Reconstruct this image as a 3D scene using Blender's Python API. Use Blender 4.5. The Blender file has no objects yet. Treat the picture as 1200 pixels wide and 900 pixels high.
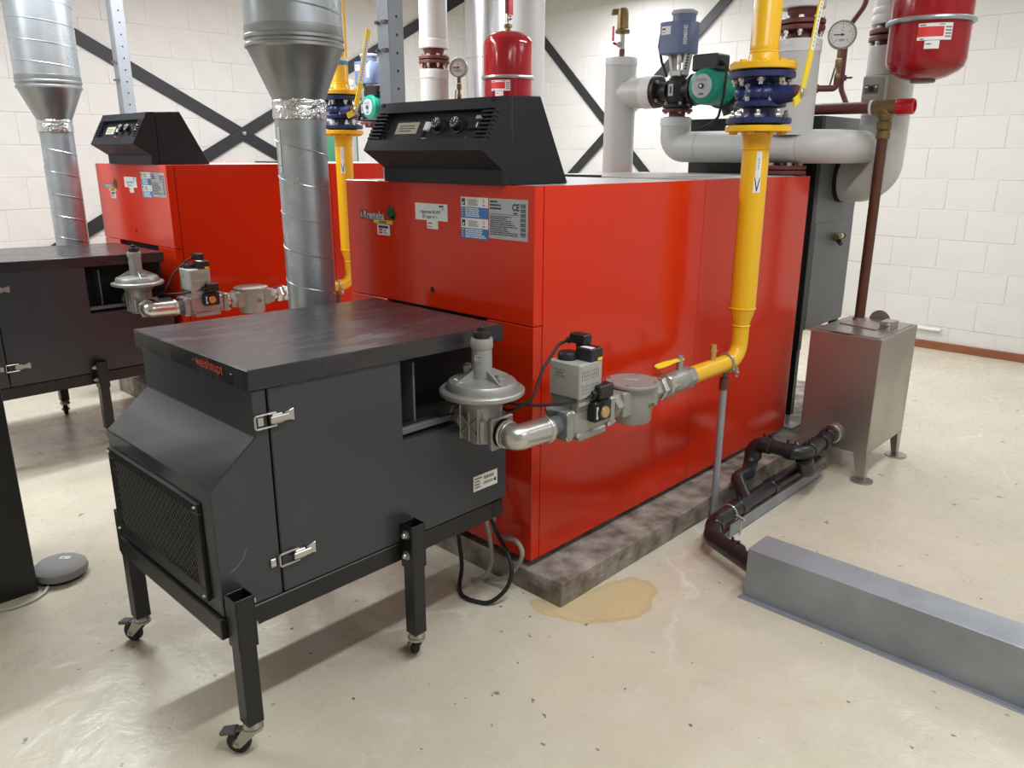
import bpy, bmesh, math, random
from mathutils import Vector, Matrix
R = math.radians
random.seed(7)
SC = bpy.context.scene
COL = SC.collection

# ------------------------------------------------------------------ camera
cam_data = bpy.data.cameras.new('camera')
cam_data.sensor_width = 36.0
cam_data.lens = 920.0 / 1200.0 * 36.0
cam_data.clip_start = 0.02
cam = bpy.data.objects.new('camera', cam_data)
COL.objects.link(cam)
cam.matrix_world = (Matrix.Translation((0, 0, 1.6)) @ Matrix.Rotation(0.7612, 4, 'Z')
                    @ Matrix.Rotation(math.pi / 2 - 0.2840, 4, 'X') @ Matrix.Rotation(0.0031, 4, 'Z'))
SC.camera = cam

# ------------------------------------------------------------------ world, lights, exposure
world = bpy.data.worlds.new('world')
SC.world = world
world.use_nodes = True
world.node_tree.nodes['Background'].inputs['Color'].default_value = (0.95, 0.97, 1.0, 1)
world.node_tree.nodes['Background'].inputs['Strength'].default_value = 0.05
SC.view_settings.view_transform = 'Standard'
SC.view_settings.look = 'None'
SC.view_settings.gamma = 1.0
SC.view_settings.use_curve_mapping = False
SC.view_settings.exposure = 0.26

LAMPS = [  # x, y, watts : fluorescent strip lights hung in rows along the boilers
    (-0.40, 1.40, 46), (-0.40, 3.20, 16), (-0.70, 5.6, 20), (1.7, 5.6, 12), (1.7, 2.4, 20),
    (-5.05, 1.5, 68), (-5.05, 3.4, 60), (-5.0, 6.1, 50), (-2.8, 5.3, 44), (-5.05, -0.6, 50)]
LAMP_Z = 3.15
for lx, ly, lw in LAMPS:
    ld = bpy.data.lights.new('strip_light_tube', 'AREA')
    ld.shape = 'RECTANGLE'
    ld.size = 0.14
    ld.size_y = 1.45
    ld.energy = lw
    ld.color = (0.925, 0.955, 1.0)
    lo = bpy.data.objects.new('strip_light_glow', ld)
    lo.location = (lx, ly, LAMP_Z)
    COL.objects.link(lo)

# ------------------------------------------------------------------ materials
def S(r, g, b):
    f = lambda c: (c / 255 / 12.92) if c / 255 <= 0.04045 else ((c / 255 + 0.055) / 1.055) ** 2.4
    return (f(r), f(g), f(b), 1.0)

def mat(name, col, rough=0.5, metal=0.0, var=0.0, vscale=6.0, bump=0.0, bscale=60.0, col2=None,
        rvar=0.0, coat=0.0, aniso=None, emit=0.0, spec=0.5):
    m = bpy.data.materials.new(name)
    m.use_nodes = True
    nt = m.node_tree
    N, L = nt.nodes, nt.links
    p = N['Principled BSDF']
    p.inputs['Base Color'].default_value = col
    p.inputs['Roughness'].default_value = rough
    p.inputs['Metallic'].default_value = metal
    p.inputs['Coat Weight'].default_value = coat
    p.inputs['Coat Roughness'].default_value = 0.08
    p.inputs['Specular IOR Level'].default_value = spec
    if emit:
        p.inputs['Emission Color'].default_value = col
        p.inputs['Emission Strength'].default_value = emit
    tc = None
    if var or bump or rvar:
        tc = N.new('ShaderNodeTexCoord')
        mp = N.new('ShaderNodeMapping')
        L.new(tc.outputs['Object'], mp.inputs['Vector'])
        if aniso:
            mp.inputs['Scale'].default_value = aniso
    if var:
        n = N.new('ShaderNodeTexNoise')
        n.inputs['Scale'].default_value = vscale
        n.inputs['Detail'].default_value = 5
        L.new(mp.outputs['Vector'], n.inputs['Vector'])
        rp = N.new('ShaderNodeMapRange')
        rp.inputs['From Min'].default_value = 0.32
        rp.inputs['From Max'].default_value = 0.68
        L.new(n.outputs['Fac'], rp.inputs['Value'])
        mx = N.new('ShaderNodeMix')
        mx.data_type = 'RGBA'
        c2 = col2 or tuple(c * (1 - var) for c in col[:3]) + (1,)
        mx.inputs[6].default_value = col
        mx.inputs[7].default_value = c2
        L.new(rp.outputs['Result'], mx.inputs[0])
        L.new(mx.outputs[2], p.inputs['Base Color'])
        if rvar:
            rr = N.new('ShaderNodeMapRange')
            rr.inputs['To Min'].default_value = rough - rvar
            rr.inputs['To Max'].default_value = rough + rvar
            L.new(rp.outputs['Result'], rr.inputs['Value'])
            L.new(rr.outputs['Result'], p.inputs['Roughness'])
    if bump:
        n2 = N.new('ShaderNodeTexNoise')
        n2.inputs['Scale'].default_value = bscale
        n2.inputs['Detail'].default_value = 4
        L.new(mp.outputs['Vector'], n2.inputs['Vector'])
        b = N.new('ShaderNodeBump')
        b.inputs['Strength'].default_value = bump
        b.inputs['Distance'].default_value = 0.01
        L.new(n2.outputs['Fac'], b.inputs['Height'])
        L.new(b.outputs['Normal'], p.inputs['Normal'])
    return m

M = {}
M['red'] = mat('red_enamel', S(204, 45, 16), 0.16, spec=0.36)
M['red_edge'] = M['red']
M['hood'] = mat('slate_grey_lacquer', S(52, 55, 60), 0.3, var=0.08, vscale=3, bump=0.02, bscale=500, spec=0.6)
M['lid'] = mat('dark_grey_worn_lacquer', S(44, 43, 45), 0.26, var=0.5, vscale=4, col2=S(50, 48, 50), rvar=0.05, aniso=(4, 1, 4))
M['console'] = mat('black_grained_plastic', S(26, 27, 31), 0.5, bump=0.03, bscale=700, spec=0.3)
M['black'] = mat('black_lacquer', S(22, 22, 23), 0.38)
M['blackp'] = mat('black_plastic', S(24, 24, 25), 0.45)
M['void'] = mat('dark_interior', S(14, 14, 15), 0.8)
M['rubber'] = mat('black_rubber', S(22, 21, 21), 0.6)
M['galv'] = mat('galvanised_steel', S(184, 191, 196), 0.33, 0.75, var=0.25, vscale=9, rvar=0.08)
M['galv2'] = mat('weathered_galvanised_steel', S(158, 163, 170), 0.45, 0.4, var=0.2, vscale=6, rvar=0.1, bump=0.03, bscale=40)
M['zinc'] = mat('bright_zinc', S(200, 198, 192), 0.28, 0.9)
M['foil'] = mat('aluminium_foil_tape', S(225, 226, 228), 0.18, 1.0, bump=1.0, bscale=45)
M['alu'] = mat('cast_aluminium', S(166, 166, 161), 0.42, 0.6, var=0.12, vscale=20, bump=0.06, bscale=250)
M['alup'] = mat('grey_cast_housing', S(158, 158, 152), 0.5, 0.3, var=0.1, vscale=15, bump=0.06, bscale=250)
M['greybox'] = mat('grey_plastic_housing', S(160, 159, 152), 0.5)
M['steel'] = mat('stainless_sheet', S(176, 170, 164), 0.34, 0.85, var=0.15, vscale=4, rvar=0.06)
M['pipe'] = mat('light_grey_cladding', S(192, 193, 190), 0.4)
M['pipec'] = mat('pale_grey_collar', S(212, 213, 214), 0.45)
M['silver'] = mat('aluminium_cladding', S(214, 212, 212), 0.22, 0.9)
M['primer'] = mat('red_brown_primer', S(104, 52, 48), 0.5, var=0.15, vscale=15)
M['copper'] = mat('aged_copper', S(98, 62, 46), 0.42, 0.3, var=0.25, vscale=8)
M['brass'] = mat('aged_brass', S(140, 116, 78), 0.42, 0.7, var=0.3, vscale=25)
M['brassb'] = mat('bright_brass', S(206, 178, 112), 0.35, 0.8)
M['yellow'] = mat('yellow_gas_paint', S(232, 180, 28), 0.32, bump=0.02, bscale=60)
M['lever'] = mat('yellow_lever_paint', S(232, 202, 30), 0.4)
M['blue'] = mat('blue_cast_iron', S(30, 40, 86), 0.36, bump=0.04, bscale=120)
M['actblue'] = mat('blue_grey_plastic', S(104, 118, 152), 0.45)
M['actgrey'] = mat('pale_grey_plastic', S(166, 172, 182), 0.45)
M['green'] = mat('green_pump_enamel', S(14, 134, 112), 0.35)
M['green2'] = mat('green_vessel_paint', S(24, 122, 84), 0.45)
M['ironb'] = mat('black_cast_iron', S(30, 31, 33), 0.45)
M['vred'] = mat('glossy_red_vessel', S(148, 21, 30), 0.14)
M['capred'] = mat('red_plastic_cap', S(190, 24, 36), 0.3)
M['white'] = mat('white_print', S(226, 227, 224), 0.5)
M['offw'] = mat('cream_dial', S(232, 230, 220), 0.5)
M['print'] = mat('dark_print', S(52, 54, 56), 0.6)
M['printg'] = mat('grey_print', S(128, 130, 132), 0.6)
M['stb'] = mat('sticker_blue', S(52, 112, 178), 0.45)
M['stn'] = mat('sticker_navy', S(20, 34, 84), 0.45)
M['str'] = mat('sticker_red', S(206, 44, 44), 0.45)
M['sty'] = mat('sticker_yellow', S(204, 188, 64), 0.45)
M['stg'] = mat('sticker_silver', S(168, 174, 176), 0.4)
M['leaf'] = mat('badge_green', S(20, 62, 40), 0.4)
M['badge'] = mat('badge_silver', S(196, 198, 198), 0.4)
M['wred'] = mat('red_lettering', S(214, 72, 42), 0.5)
M['disp'] = mat('display_window', S(176, 170, 148), 0.35)
M['orange'] = mat('orange_button', S(206, 108, 44), 0.4)
M['gray_fab'] = mat('grey_felt_housing', S(142, 141, 139), 0.75, bump=0.1, bscale=300)
M['cable_g'] = mat('grey_cable', S(146, 143, 138), 0.5)
M['cable_w'] = mat('white_cable', S(196, 194, 186), 0.5)
M['graph'] = mat('graphite_sheet', S(92, 96, 98), 0.42)
M['brace'] = mat('anthracite_steel', S(44, 45, 48), 0.5)
M['wood'] = mat('brown_skirting', S(150, 92, 58), 0.5, var=0.2, vscale=6, aniso=(1, 8, 8))
M['drain'] = mat('black_drain_plastic', S(32, 32, 35), 0.34)
M['pvc'] = mat('white_plastic_pipe', S(228, 228, 224), 0.4)
M['glass'] = mat('tube_light', (1, 0.97, 0.92, 1), 0.5, emit=3.0)
M['wallp'] = mat('white_masonry_paint', S(228, 225, 220), 0.62, var=0.05, vscale=5, bump=0.22, bscale=42)
M['ceil'] = mat('ceiling_paint', S(205, 202, 196), 0.8)
M['concrete'] = mat('stained_concrete', S(164, 156, 146), 0.72, var=0.6, vscale=11, col2=S(98, 86, 76), bump=0.9, bscale=38)
M['cyan'] = mat('cyan_ink', S(60, 140, 190), 0.5)

def floor_mat():
    m = bpy.data.materials.new('cream_screed_floor')
    m.use_nodes = True
    nt = m.node_tree
    N, L = nt.nodes, nt.links
    p = N['Principled BSDF']
    tc = N.new('ShaderNodeTexCoord')
    def noise(scale, detail=6, rough=0.6, sx=1, sy=1, dist=0.0):
        mp = N.new('ShaderNodeMapping')
        mp.inputs['Scale'].default_value = (sx, sy, 1)
        L.new(tc.outputs['Object'], mp.inputs['Vector'])
        n = N.new('ShaderNodeTexNoise')
        n.inputs['Scale'].default_value = scale
        n.inputs['Detail'].default_value = detail
        n.inputs['Roughness'].default_value = rough
        n.inputs['Distortion'].default_value = dist
        L.new(mp.outputs['Vector'], n.inputs['Vector'])
        return n.outputs['Fac']
    def rng(v, a, b, c=0.0, d=1.0):
        r = N.new('ShaderNodeMapRange')
        r.inputs['From Min'].default_value = a
        r.inputs['From Max'].default_value = b
        r.inputs['To Min'].default_value = c
        r.inputs['To Max'].default_value = d
        L.new(v, r.inputs['Value'])
        return r.outputs['Result']
    def mix(f, a, b):
        x = N.new('ShaderNodeMix')
        x.data_type = 'RGBA'
        L.new(f, x.inputs[0])
        for i, c in ((6, a), (7, b)):
            if isinstance(c, tuple):
                x.inputs[i].default_value = c
            else:
                L.new(c, x.inputs[i])
        return x.outputs[2]
    def math_(op, a, b):
        x = N.new('ShaderNodeMath')
        x.operation = op
        for i, c in ((0, a), (1, b)):
            if isinstance(c, (int, float)):
                x.inputs[i].default_value = c
            else:
                L.new(c, x.inputs[i])
        return x.outputs[0]
    base = mix(rng(noise(1.3), 0.35, 0.68), S(212, 205, 183), S(201, 193, 174))
    base = mix(rng(noise(5.5, 8), 0.5, 0.75, 0, 0.5), base, S(216, 211, 196))
    base = mix(rng(noise(3.2, 9, 0.7, 1, 1, 1.2), 0.58, 0.74, 0, 0.45), base, S(178, 168, 150))
    base = mix(rng(noise(16, 3, 0.5), 0.70, 0.735, 0, 0.75), base, S(104, 98, 88))     # small dark specks
    base = mix(rng(noise(30, 2, 0.5), 0.735, 0.755, 0, 0.8), base, S(84, 80, 74))
    # fine pale cracks
    vo = N.new('ShaderNodeTexWave')
    vo.inputs['Scale'].default_value = 0.55
    vo.inputs['Distortion'].default_value = 14
    vo.inputs['Detail'].default_value = 6
    vo.inputs['Detail Scale'].default_value = 1.4
    L.new(tc.outputs['Object'], vo.inputs['Vector'])
    crack = math_('MULTIPLY', rng(vo.outputs['Fac'], 0.985, 1.0), rng(noise(1.1), 0.5, 0.62))
    base = mix(math_('MULTIPLY', crack, 0.6), base, S(232, 228, 215))
    # yellow water stain beside the plinth corner
    sep = N.new('ShaderNodeSeparateXYZ')
    L.new(tc.outputs['Object'], sep.inputs[0])
    wob = rng(noise(7, 2), 0.3, 0.7, -0.02, 0.02)
    def blob(cx, cy, rx, ry):
        dx = math_('DIVIDE', math_('SUBTRACT', sep.outputs['X'], cx), rx)
        dy = math_('DIVIDE', math_('SUBTRACT', sep.outputs['Y'], cy), ry)
        d = math_('SQRT', math_('ADD', math_('MULTIPLY', dx, dx), math_('MULTIPLY', dy, dy)), 0)
        return math_('ADD', d, math_('MULTIPLY', wob, 6))
    d = math_('MINIMUM', blob(-1.50, 2.16, 0.115, 0.17), math_('MINIMUM', blob(-1.58, 2.02, 0.11, 0.10), blob(-1.66, 1.93, 0.07, 0.04)))
    inner = rng(d, 1.06, 0.98)
    rim = math_('MULTIPLY', inner, rng(d, 0.8, 1.0))
    base = mix(math_('MULTIPLY', inner, 0.62), base, S(208, 182, 122))
    base = mix(math_('MULTIPLY', rim, 0.3), base, S(176, 148, 92))
    L.new(base, p.inputs['Base Color'])
    L.new(rng(noise(4.5, 7), 0.3, 0.7, 0.16, 0.36), p.inputs['Roughness'])
    b = N.new('ShaderNodeBump')
    b.inputs['Strength'].default_value = 0.22
    b.inputs['Distance'].default_value = 0.02
    L.new(noise(9, 9, 0.62, 1, 1, 0.8), b.inputs['Height'])
    L.new(b.outputs['Normal'], p.inputs['Normal'])
    return m
M['floor'] = floor_mat()

# ------------------------------------------------------------------ mesh helpers
def basis(d):
    d = Vector(d).normalized()
    a = Vector((0, 0, 1)) if abs(d.z) < 0.95 else Vector((1, 0, 0))
    u = d.cross(a).normalized()
    return u, d.cross(u).normalized(), d

class MB:
    def __init__(s, *mats):
        s.bm = bmesh.new()
        s.mats = [None] + list(mats)
        s.i = 0
    def use(s, m):
        if m not in s.mats:
            s.mats.append(m)
        s.i = s.mats.index(m)
        return s
    def _f(s, fs):
        for f in fs:
            f.material_index = s.i
    def box(s, x0, x1, y0, y1, z0, z1, bev=0.0, seg=1):
        return s.prism([(x0, y0), (x1, y0), (x1, y1), (x0, y1)], 'XY', z0, z1, bev, seg)
    def prism(s, poly, pl, a, b, bev=0.0, seg=1):
        bm = s.bm
        if pl == 'XY': P = lambda u, v, w: (u, v, w)
        elif pl == 'YZ': P = lambda u, v, w: (w, u, v)
        else: P = lambda u, v, w: (u, w, v)
        lo = [bm.verts.new(P(u, v, a)) for u, v in poly]
        hi = [bm.verts.new(P(u, v, b)) for u, v in poly]
        n = len(poly)
        fs = [bm.faces.new(lo[::-1]), bm.faces.new(hi)]
        fs += [bm.faces.new((lo[i], lo[(i + 1) % n], hi[(i + 1) % n], hi[i])) for i in range(n)]
        bmesh.ops.recalc_face_normals(bm, faces=fs)
        s._f(fs)
        if bev:
            es = {e for f in fs for e in f.edges}
            r = bmesh.ops.bevel(bm, geom=list(es), offset=bev, segments=seg, affect='EDGES', profile=0.6, clamp_overlap=True)
            s._f(r['faces'])
        return s
    def xbox(s, c, size, rot=(0, 0, 0), bev=0.0):
        """box of given size about c with an euler rotation"""
        t = MB(); t.box(-size[0]/2, size[0]/2, -size[1]/2, size[1]/2, -size[2]/2, size[2]/2, bev)
        from mathutils import Euler
        return s.join(t, Matrix.Translation(c) @ Euler(rot).to_matrix().to_4x4())
    def join(s, t, mtx=Matrix()):
        me = bpy.data.meshes.new('tmp')
        t.bm.to_mesh(me); t.bm.free()
        me.transform(mtx)
        k = len(s.bm.faces)
        s.bm.from_mesh(me)
        bpy.data.meshes.remove(me)
        s.bm.faces.ensure_lookup_table()
        idx = [s.i]
        for m in t.mats[1:]:
            if m not in s.mats: s.mats.append(m)
            idx.append(s.mats.index(m))
        for f in s.bm.faces[k:]:
            f.material_index = idx[f.material_index]
        return s
    def cyl(s, p, q, r, r2=None, n=24, bev=0.0):
        p, q = Vector(p), Vector(q)
        L = (q - p).length
        r2 = r if r2 is None else r2
        if bev:
            return s.lathe([(0, 0), (r - bev, 0), (r, bev), (r2, L - bev), (r2 - bev, L), (0, L)], p, q - p, n)
        return s.lathe([(0, 0), (r, 0), (r2, L), (0, L)], p, q - p, n)
    def lathe(s, prof, o, axis=(0, 0, 1), n=32, a0=0.0):
        bm = s.bm
        u, v, d = basis(axis)
        o = Vector(o)
        rings = []
        for r, h in prof:
            if r < 1e-6:
                rings.append([bm.verts.new(o + d * h)])
            else:
                rings.append([bm.verts.new(o + d * h + u * r * math.cos(a0 + 2 * math.pi * k / n) + v * r * math.sin(a0 + 2 * math.pi * k / n)) for k in range(n)])
        fs = []
        for A, B in zip(rings, rings[1:]):
            if len(A) == 1 and len(B) == 1: continue
            for k in range(n):
                j = (k + 1) % n
                if len(A) == 1: fs.append(bm.faces.new((A[0], B[j], B[k])))
                elif len(B) == 1: fs.append(bm.faces.new((A[k], A[j], B[0])))
                else: fs.append(bm.faces.new((A[k], A[j], B[j], B[k])))
        bmesh.ops.recalc_face_normals(bm, faces=fs)
        s._f(fs)
        return s
    def tube(s, pts, r, n=12, fil=0.0, fs_=6, cap=True, closed=False):
        P = [Vector(p) for p in pts]
        if fil and len(P) > 2:
            Q = [P[0]]
            for i in range(1, len(P) - 1):
                a, b, c = P[i - 1], P[i], P[i + 1]
                d1, d2 = (a - b), (c - b)
                ang = d1.angle(d2)
                t = min(fil / max(math.tan(ang / 2), 1e-3), d1.length * 0.49, d2.length * 0.49)
                d1.normalize(); d2.normalize()
                rr = t * math.tan(ang / 2)
                A, B = b + d1 * t, b + d2 * t
                cen = b + (d1 + d2).normalized() * (rr / math.sin(ang / 2))
                va, vb = A - cen, B - cen
                tot = va.angle(vb)
                ax = va.cross(vb)
                if ax.length < 1e-9:
                    Q.append(b); continue
                for k in range(fs_ + 1):
                    Q.append(cen + Matrix.Rotation(tot * k / fs_, 3, ax.normalized()) @ va)
            Q.append(P[-1])
            P = Q
        bm = s.bm
        m = len(P)
        tang = []
        for i in range(m):
            if closed: t = P[(i + 1) % m] - P[i - 1]
            elif i == 0: t = P[1] - P[0]
            elif i == m - 1: t = P[-1] - P[-2]
            else: t = (P[i + 1] - P[i]).normalized() + (P[i] - P[i - 1]).normalized()
            tang.append(t.normalized())
        u, v, _ = basis(tang[0])
        rings = []
        rad = r if callable(r) else (lambda k: r)
        for i in range(m):
            if i:
                q = tang[i - 1].rotation_difference(tang[i])
                u = q @ u
                v = tang[i].cross(u).normalized()
                u = v.cross(tang[i]).normalized()
            else:
                v = tang[0].cross(u).normalized()
            rr = rad(i / (m - 1))
            rings.append([bm.verts.new(P[i] + u * rr * math.cos(2 * math.pi * k / n) + v * rr * math.sin(2 * math.pi * k / n)) for k in range(n)])
        fs = []
        seq = list(zip(rings, rings[1:])) + ([(rings[-1], rings[0])] if closed else [])
        for A, B in seq:
            fs += [bm.faces.new((A[k], A[(k + 1) % n], B[(k + 1) % n], B[k])) for k in range(n)]
        if cap and not closed:
            fs += [bm.faces.new(rings[0][::-1]), bm.faces.new(rings[-1])]
        bmesh.ops.recalc_face_normals(bm, faces=fs)
        s._f(fs)
        return s
    def torus(s, c, axis, RR, r, n=32, m=8, a=0.0, b=2 * math.pi):
        u, v, d = basis(axis)
        c = Vector(c)
        full = abs(b - a - 2 * math.pi) < 1e-6
        k = n if full else n + 1
        return s.tube([c + u * RR * math.cos(a + (b - a) * i / n) + v * RR * math.sin(a + (b - a) * i / n) for i in range(k)], r, m, closed=full)
    def ball(s, c, r, n=16, sz=1.0):
        pr = [(r * math.sin(math.pi * k / 8) if 0 < k < 8 else 0, -r * sz * math.cos(math.pi * k / 8)) for k in range(9)]
        return s.lathe(pr, c, (0, 0, 1), n)
    def bolts(s, c, axis, RR, k, r, h, a0=0.0, n=6, down=0.0):
        u, v, d = basis(axis)
        c = Vector(c)
        for i in range(k):
            a = a0 + 2 * math.pi * i / k
            p = c + u * RR * math.cos(a) + v * RR * math.sin(a)
            s.cyl(p - d * down, p + d * h, r, n=n)
        return s

class Panel:
    """flat print laid on a face: origin, unit u (right), unit v (up), normal n"""
    def __init__(s, mb, o, u, v):
        s.mb, s.o, s.u, s.v = mb, Vector(o), Vector(u).normalized(), Vector(v).normalized()
        s.n = s.u.cross(s.v)
    def rect(s, a0, b0, a1, b1, m, h=0.001, base=0.0):
        s.mb.use(m)
        bm = s.mb.bm
        P = lambda a, b, c: bm.verts.new(s.o + s.u * a + s.v * b + s.n * c)
        lo = [P(a0, b0, base), P(a1, b0, base), P(a1, b1, base), P(a0, b1, base)]
        hi = [P(a0, b0, h), P(a1, b0, h), P(a1, b1, h), P(a0, b1, h)]
        fs = [bm.faces.new(hi)] + [bm.faces.new((lo[i], lo[(i + 1) % 4], hi[(i + 1) % 4], hi[i])) for i in range(4)]
        s.mb._f(fs)
        return s
    def poly(s, pts, m, h=0.001):
        s.mb.use(m)
        bm = s.mb.bm
        n = len(pts)
        lo = [bm.verts.new(s.o + s.u * a + s.v * b) for a, b in pts]
        hi = [bm.verts.new(s.o + s.u * a + s.v * b + s.n * h) for a, b in pts]
        fs = [bm.faces.new(hi)] + [bm.faces.new((lo[i], lo[(i + 1) % n], hi[(i + 1) % n], hi[i])) for i in range(n)]
        bmesh.ops.recalc_face_normals(bm, faces=fs)
        s.mb._f(fs)
        return s
    def text(s, txt, a, b, size, m, h=0.0012, align='LEFT', wide=1.0, bold=0.0):
        cu = bpy.data.curves.new('txt', 'FONT')
        cu.body = txt
        cu.size = size
        cu.align_x = align
        cu.offset = bold
        cu.resolution_u = 3
        ob = bpy.data.objects.new('txt', cu)
        COL.objects.link(ob)
        dg = bpy.context.evaluated_depsgraph_get()
        me = bpy.data.meshes.new_from_object(ob.evaluated_get(dg))
        bpy.data.objects.remove(ob); bpy.data.curves.remove(cu)
        mtx = Matrix(((s.u.x, s.v.x, s.n.x, 0), (s.u.y, s.v.y, s.n.y, 0), (s.u.z, s.v.z, s.n.z, 0), (0, 0, 0, 1)))
        me.transform(Matrix.Translation(s.o + s.u * a + s.v * b + s.n * h) @ mtx @ Matrix.Diagonal((wide, 1, 1, 1)))
        s.mb.use(m)
        k = len(s.mb.bm.faces)
        s.mb.bm.from_mesh(me)
        bpy.data.meshes.remove(me)
        s.mb.bm.faces.ensure_lookup_table()
        s.mb._f(s.mb.bm.faces[k:])
        return s
    def lines(s, a0, b0, a1, b1, rows, m, h=0.0012, fill=0.55, seed=1):
        """rows of unreadably small print"""
        rnd = random.Random(seed)
        st = (b1 - b0) / rows
        for k in range(rows):
            y = b1 - (k + 1) * st + st * (1 - fill) / 2
            x = a0
            end = a0 + (a1 - a0) * rnd.uniform(0.55, 1.0)
            while x < end:
                w = min(rnd.uniform(0.06, 0.22) * (a1 - a0), end - x)
                s.rect(x, y, x + w, y + st * fill, m, h)
                x += w + 0.02 * (a1 - a0)
        return s

def root_of(o):
    while o.parent: o = o.parent
    return o

def obj(name, mb, m=None, parent=None, ang=35, label=None, stuff=False):
    if m is None:                       # no default material: drop the unused first slot
        for f in mb.bm.faces: f.material_index = max(f.material_index - 1, 0)
        mb.mats = mb.mats[1:]
    else:
        mb.mats[0] = m
    me = bpy.data.meshes.new(name)
    mb.bm.to_mesh(me); mb.bm.free()
    for x in mb.mats:
        me.materials.append(x)
    me.shade_smooth()
    me.set_sharp_from_angle(angle=R(ang))
    o = bpy.data.objects.new(name, me)
    COL.objects.link(o)
    if parent is not None:
        off = Vector(root_of(parent)['o0'])
        me.transform(Matrix.Translation(-off))
        o.parent = parent
    if label: o['label'] = label
    if stuff: o['kind'] = 'stuff'
    return o

def objs(name, mbs, m, parent, **k):
    return [obj(name, b, m, parent, **k) for b in mbs]

def tag(o, label, cat, group=None):
    o['label'] = label; o['category'] = cat
    if group: o['group'] = group
    return o

def thing(name, label, cat, loc, group=None):
    o = bpy.data.objects.new(name, None)
    o.empty_display_size = 0.1
    COL.objects.link(o)
    o.location = loc
    o['o0'] = tuple(loc)
    return tag(o, label, cat, group)

def single(name, mb, m, label, cat, group=None, ang=35):
    """a thing that is one mesh, origin at its lowest centre"""
    o = obj(name, mb, m, ang=ang)
    vs = [v.co for v in o.data.vertices]
    c = Vector(((min(v.x for v in vs) + max(v.x for v in vs)) / 2, (min(v.y for v in vs) + max(v.y for v in vs)) / 2, min(v.z for v in vs)))
    o.data.transform(Matrix.Translation(-c)); o.location = c
    o['o0'] = tuple(c)
    return tag(o, label, cat, group)

def struct(name, mb, m):
    o = obj(name, mb, m)
    o['kind'] = 'structure'
    return o

def dup(root, off, label=None, rotz=0.0):
    r = root.copy(); COL.objects.link(r)
    r.location = Vector(root.location) + Vector(off)
    if rotz: r.rotation_euler = (0, 0, rotz)
    if label: r['label'] = label
    for ch in list(root.children):
        c = ch.copy(); COL.objects.link(c); c.parent = r
        for g in list(ch.children):
            d = g.copy(); COL.objects.link(d); d.parent = c
    return r

DX = (-2.80, 0.0, 0.04)      # the second boiler stands 2.8 m further left on a slightly thicker plinth
def shift(v): return DX if v is None else v

# ------------------------------------------------------------------ the room
XL, XR_, YB, YF, ZC = -7.2, 3.0, 7.3, -3.2, 3.55
b = MB(); b.box(XL - 0.2, XR_ + 0.2, YF - 0.2, YB + 0.2, -0.12, 0); struct('floor', b, M['floor'])
b = MB(); b.box(XL - 0.2, XR_ + 0.2, YF - 0.2, YB + 0.2, ZC, ZC + 0.15); struct('ceiling', b, M['ceil'])
b = MB(); b.box(XL, XR_, YB + 0.003, YB + 0.2, 0, ZC); wall_back = struct('wall_back', b, M['wallp'])
b = MB(); b.box(XL - 0.2, XL - 0.003, YF, YB, 0, ZC); wall_left = struct('wall_left', b, M['wallp'])
b = MB(); b.box(XR_, XR_ + 0.2, YF, YB, 0, ZC); struct('wall_right', b, M['wallp'])
b = MB(); b.box(XL, XR_, YF - 0.2, YF, 0, ZC); struct('wall_front', b, M['wallp'])
wall_back['o0'] = wall_left['o0'] = (0, 0, 0)

# painted blocks, one mesh shared per shape; courses 0.2445 m, blocks 0.365 m
def block_mesh(name, L, H, seed, axis):
    rnd = random.Random(seed)
    bm = bmesh.new()
    g = 0.0035
    j = lambda: rnd.uniform(-0.0022, 0.0022)
    d0, d1 = 0.0055, 0.0
    out = [(-L / 2 + g * .12, -H / 2 + g * .12), (L / 2 - g * .12, -H / 2 + g * .12), (L / 2 - g * .12, H / 2 - g * .12), (-L / 2 + g * .12, H / 2 - g * .12)]
    bv = 0.004
    inn = [(x + (bv if x < 0 else -bv) + j(), y + (bv if y < 0 else -bv) + j()) for x, y in out]
    if axis == 'X': P = lambda u, v, w: (u, w, v)      # faces -Y
    else: P = lambda u, v, w: (-w, u, v)               # faces +X
    a = [bm.verts.new(P(x, y, d0 + 0.002)) for x, y in out]
    c = [bm.verts.new(P(x + j() * .3, y + j() * .3, 0.0012)) for x, y in out]
    e = [bm.verts.new(P(x, y, -0.001 + j() * .8)) for x, y in inn]
    fs = [bm.faces.new(e)]
    for A, B in ((a, c), (c, e)):
        fs += [bm.faces.new((A[i], A[(i + 1) % 4], B[(i + 1) % 4], B[i])) for i in range(4)]
    bmesh.ops.recalc_face_normals(bm, faces=fs)
    # make sure the front looks into the room
    fr = Vector((0, -1, 0)) if axis == 'X' else Vector((1, 0, 0))
    bm.normal_update()
    if fs[0].normal.dot(fr) < 0:
        bmesh.ops.reverse_faces(bm, faces=fs)
    me = bpy.data.meshes.new(name)
    bm.to_mesh(me); bm.free()
    me.materials.append(M['wallp'])
    return me

CH, BL = 0.2445, 0.365
_meshes = {}
def block(axis, L, H, var):
    k = (axis, round(L, 3), round(H, 3), var)
    if k not in _meshes:
        _meshes[k] = block_mesh('block', L, H, hash(k[1:]) % 1000 + var, axis)
    return _meshes[k]

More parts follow.
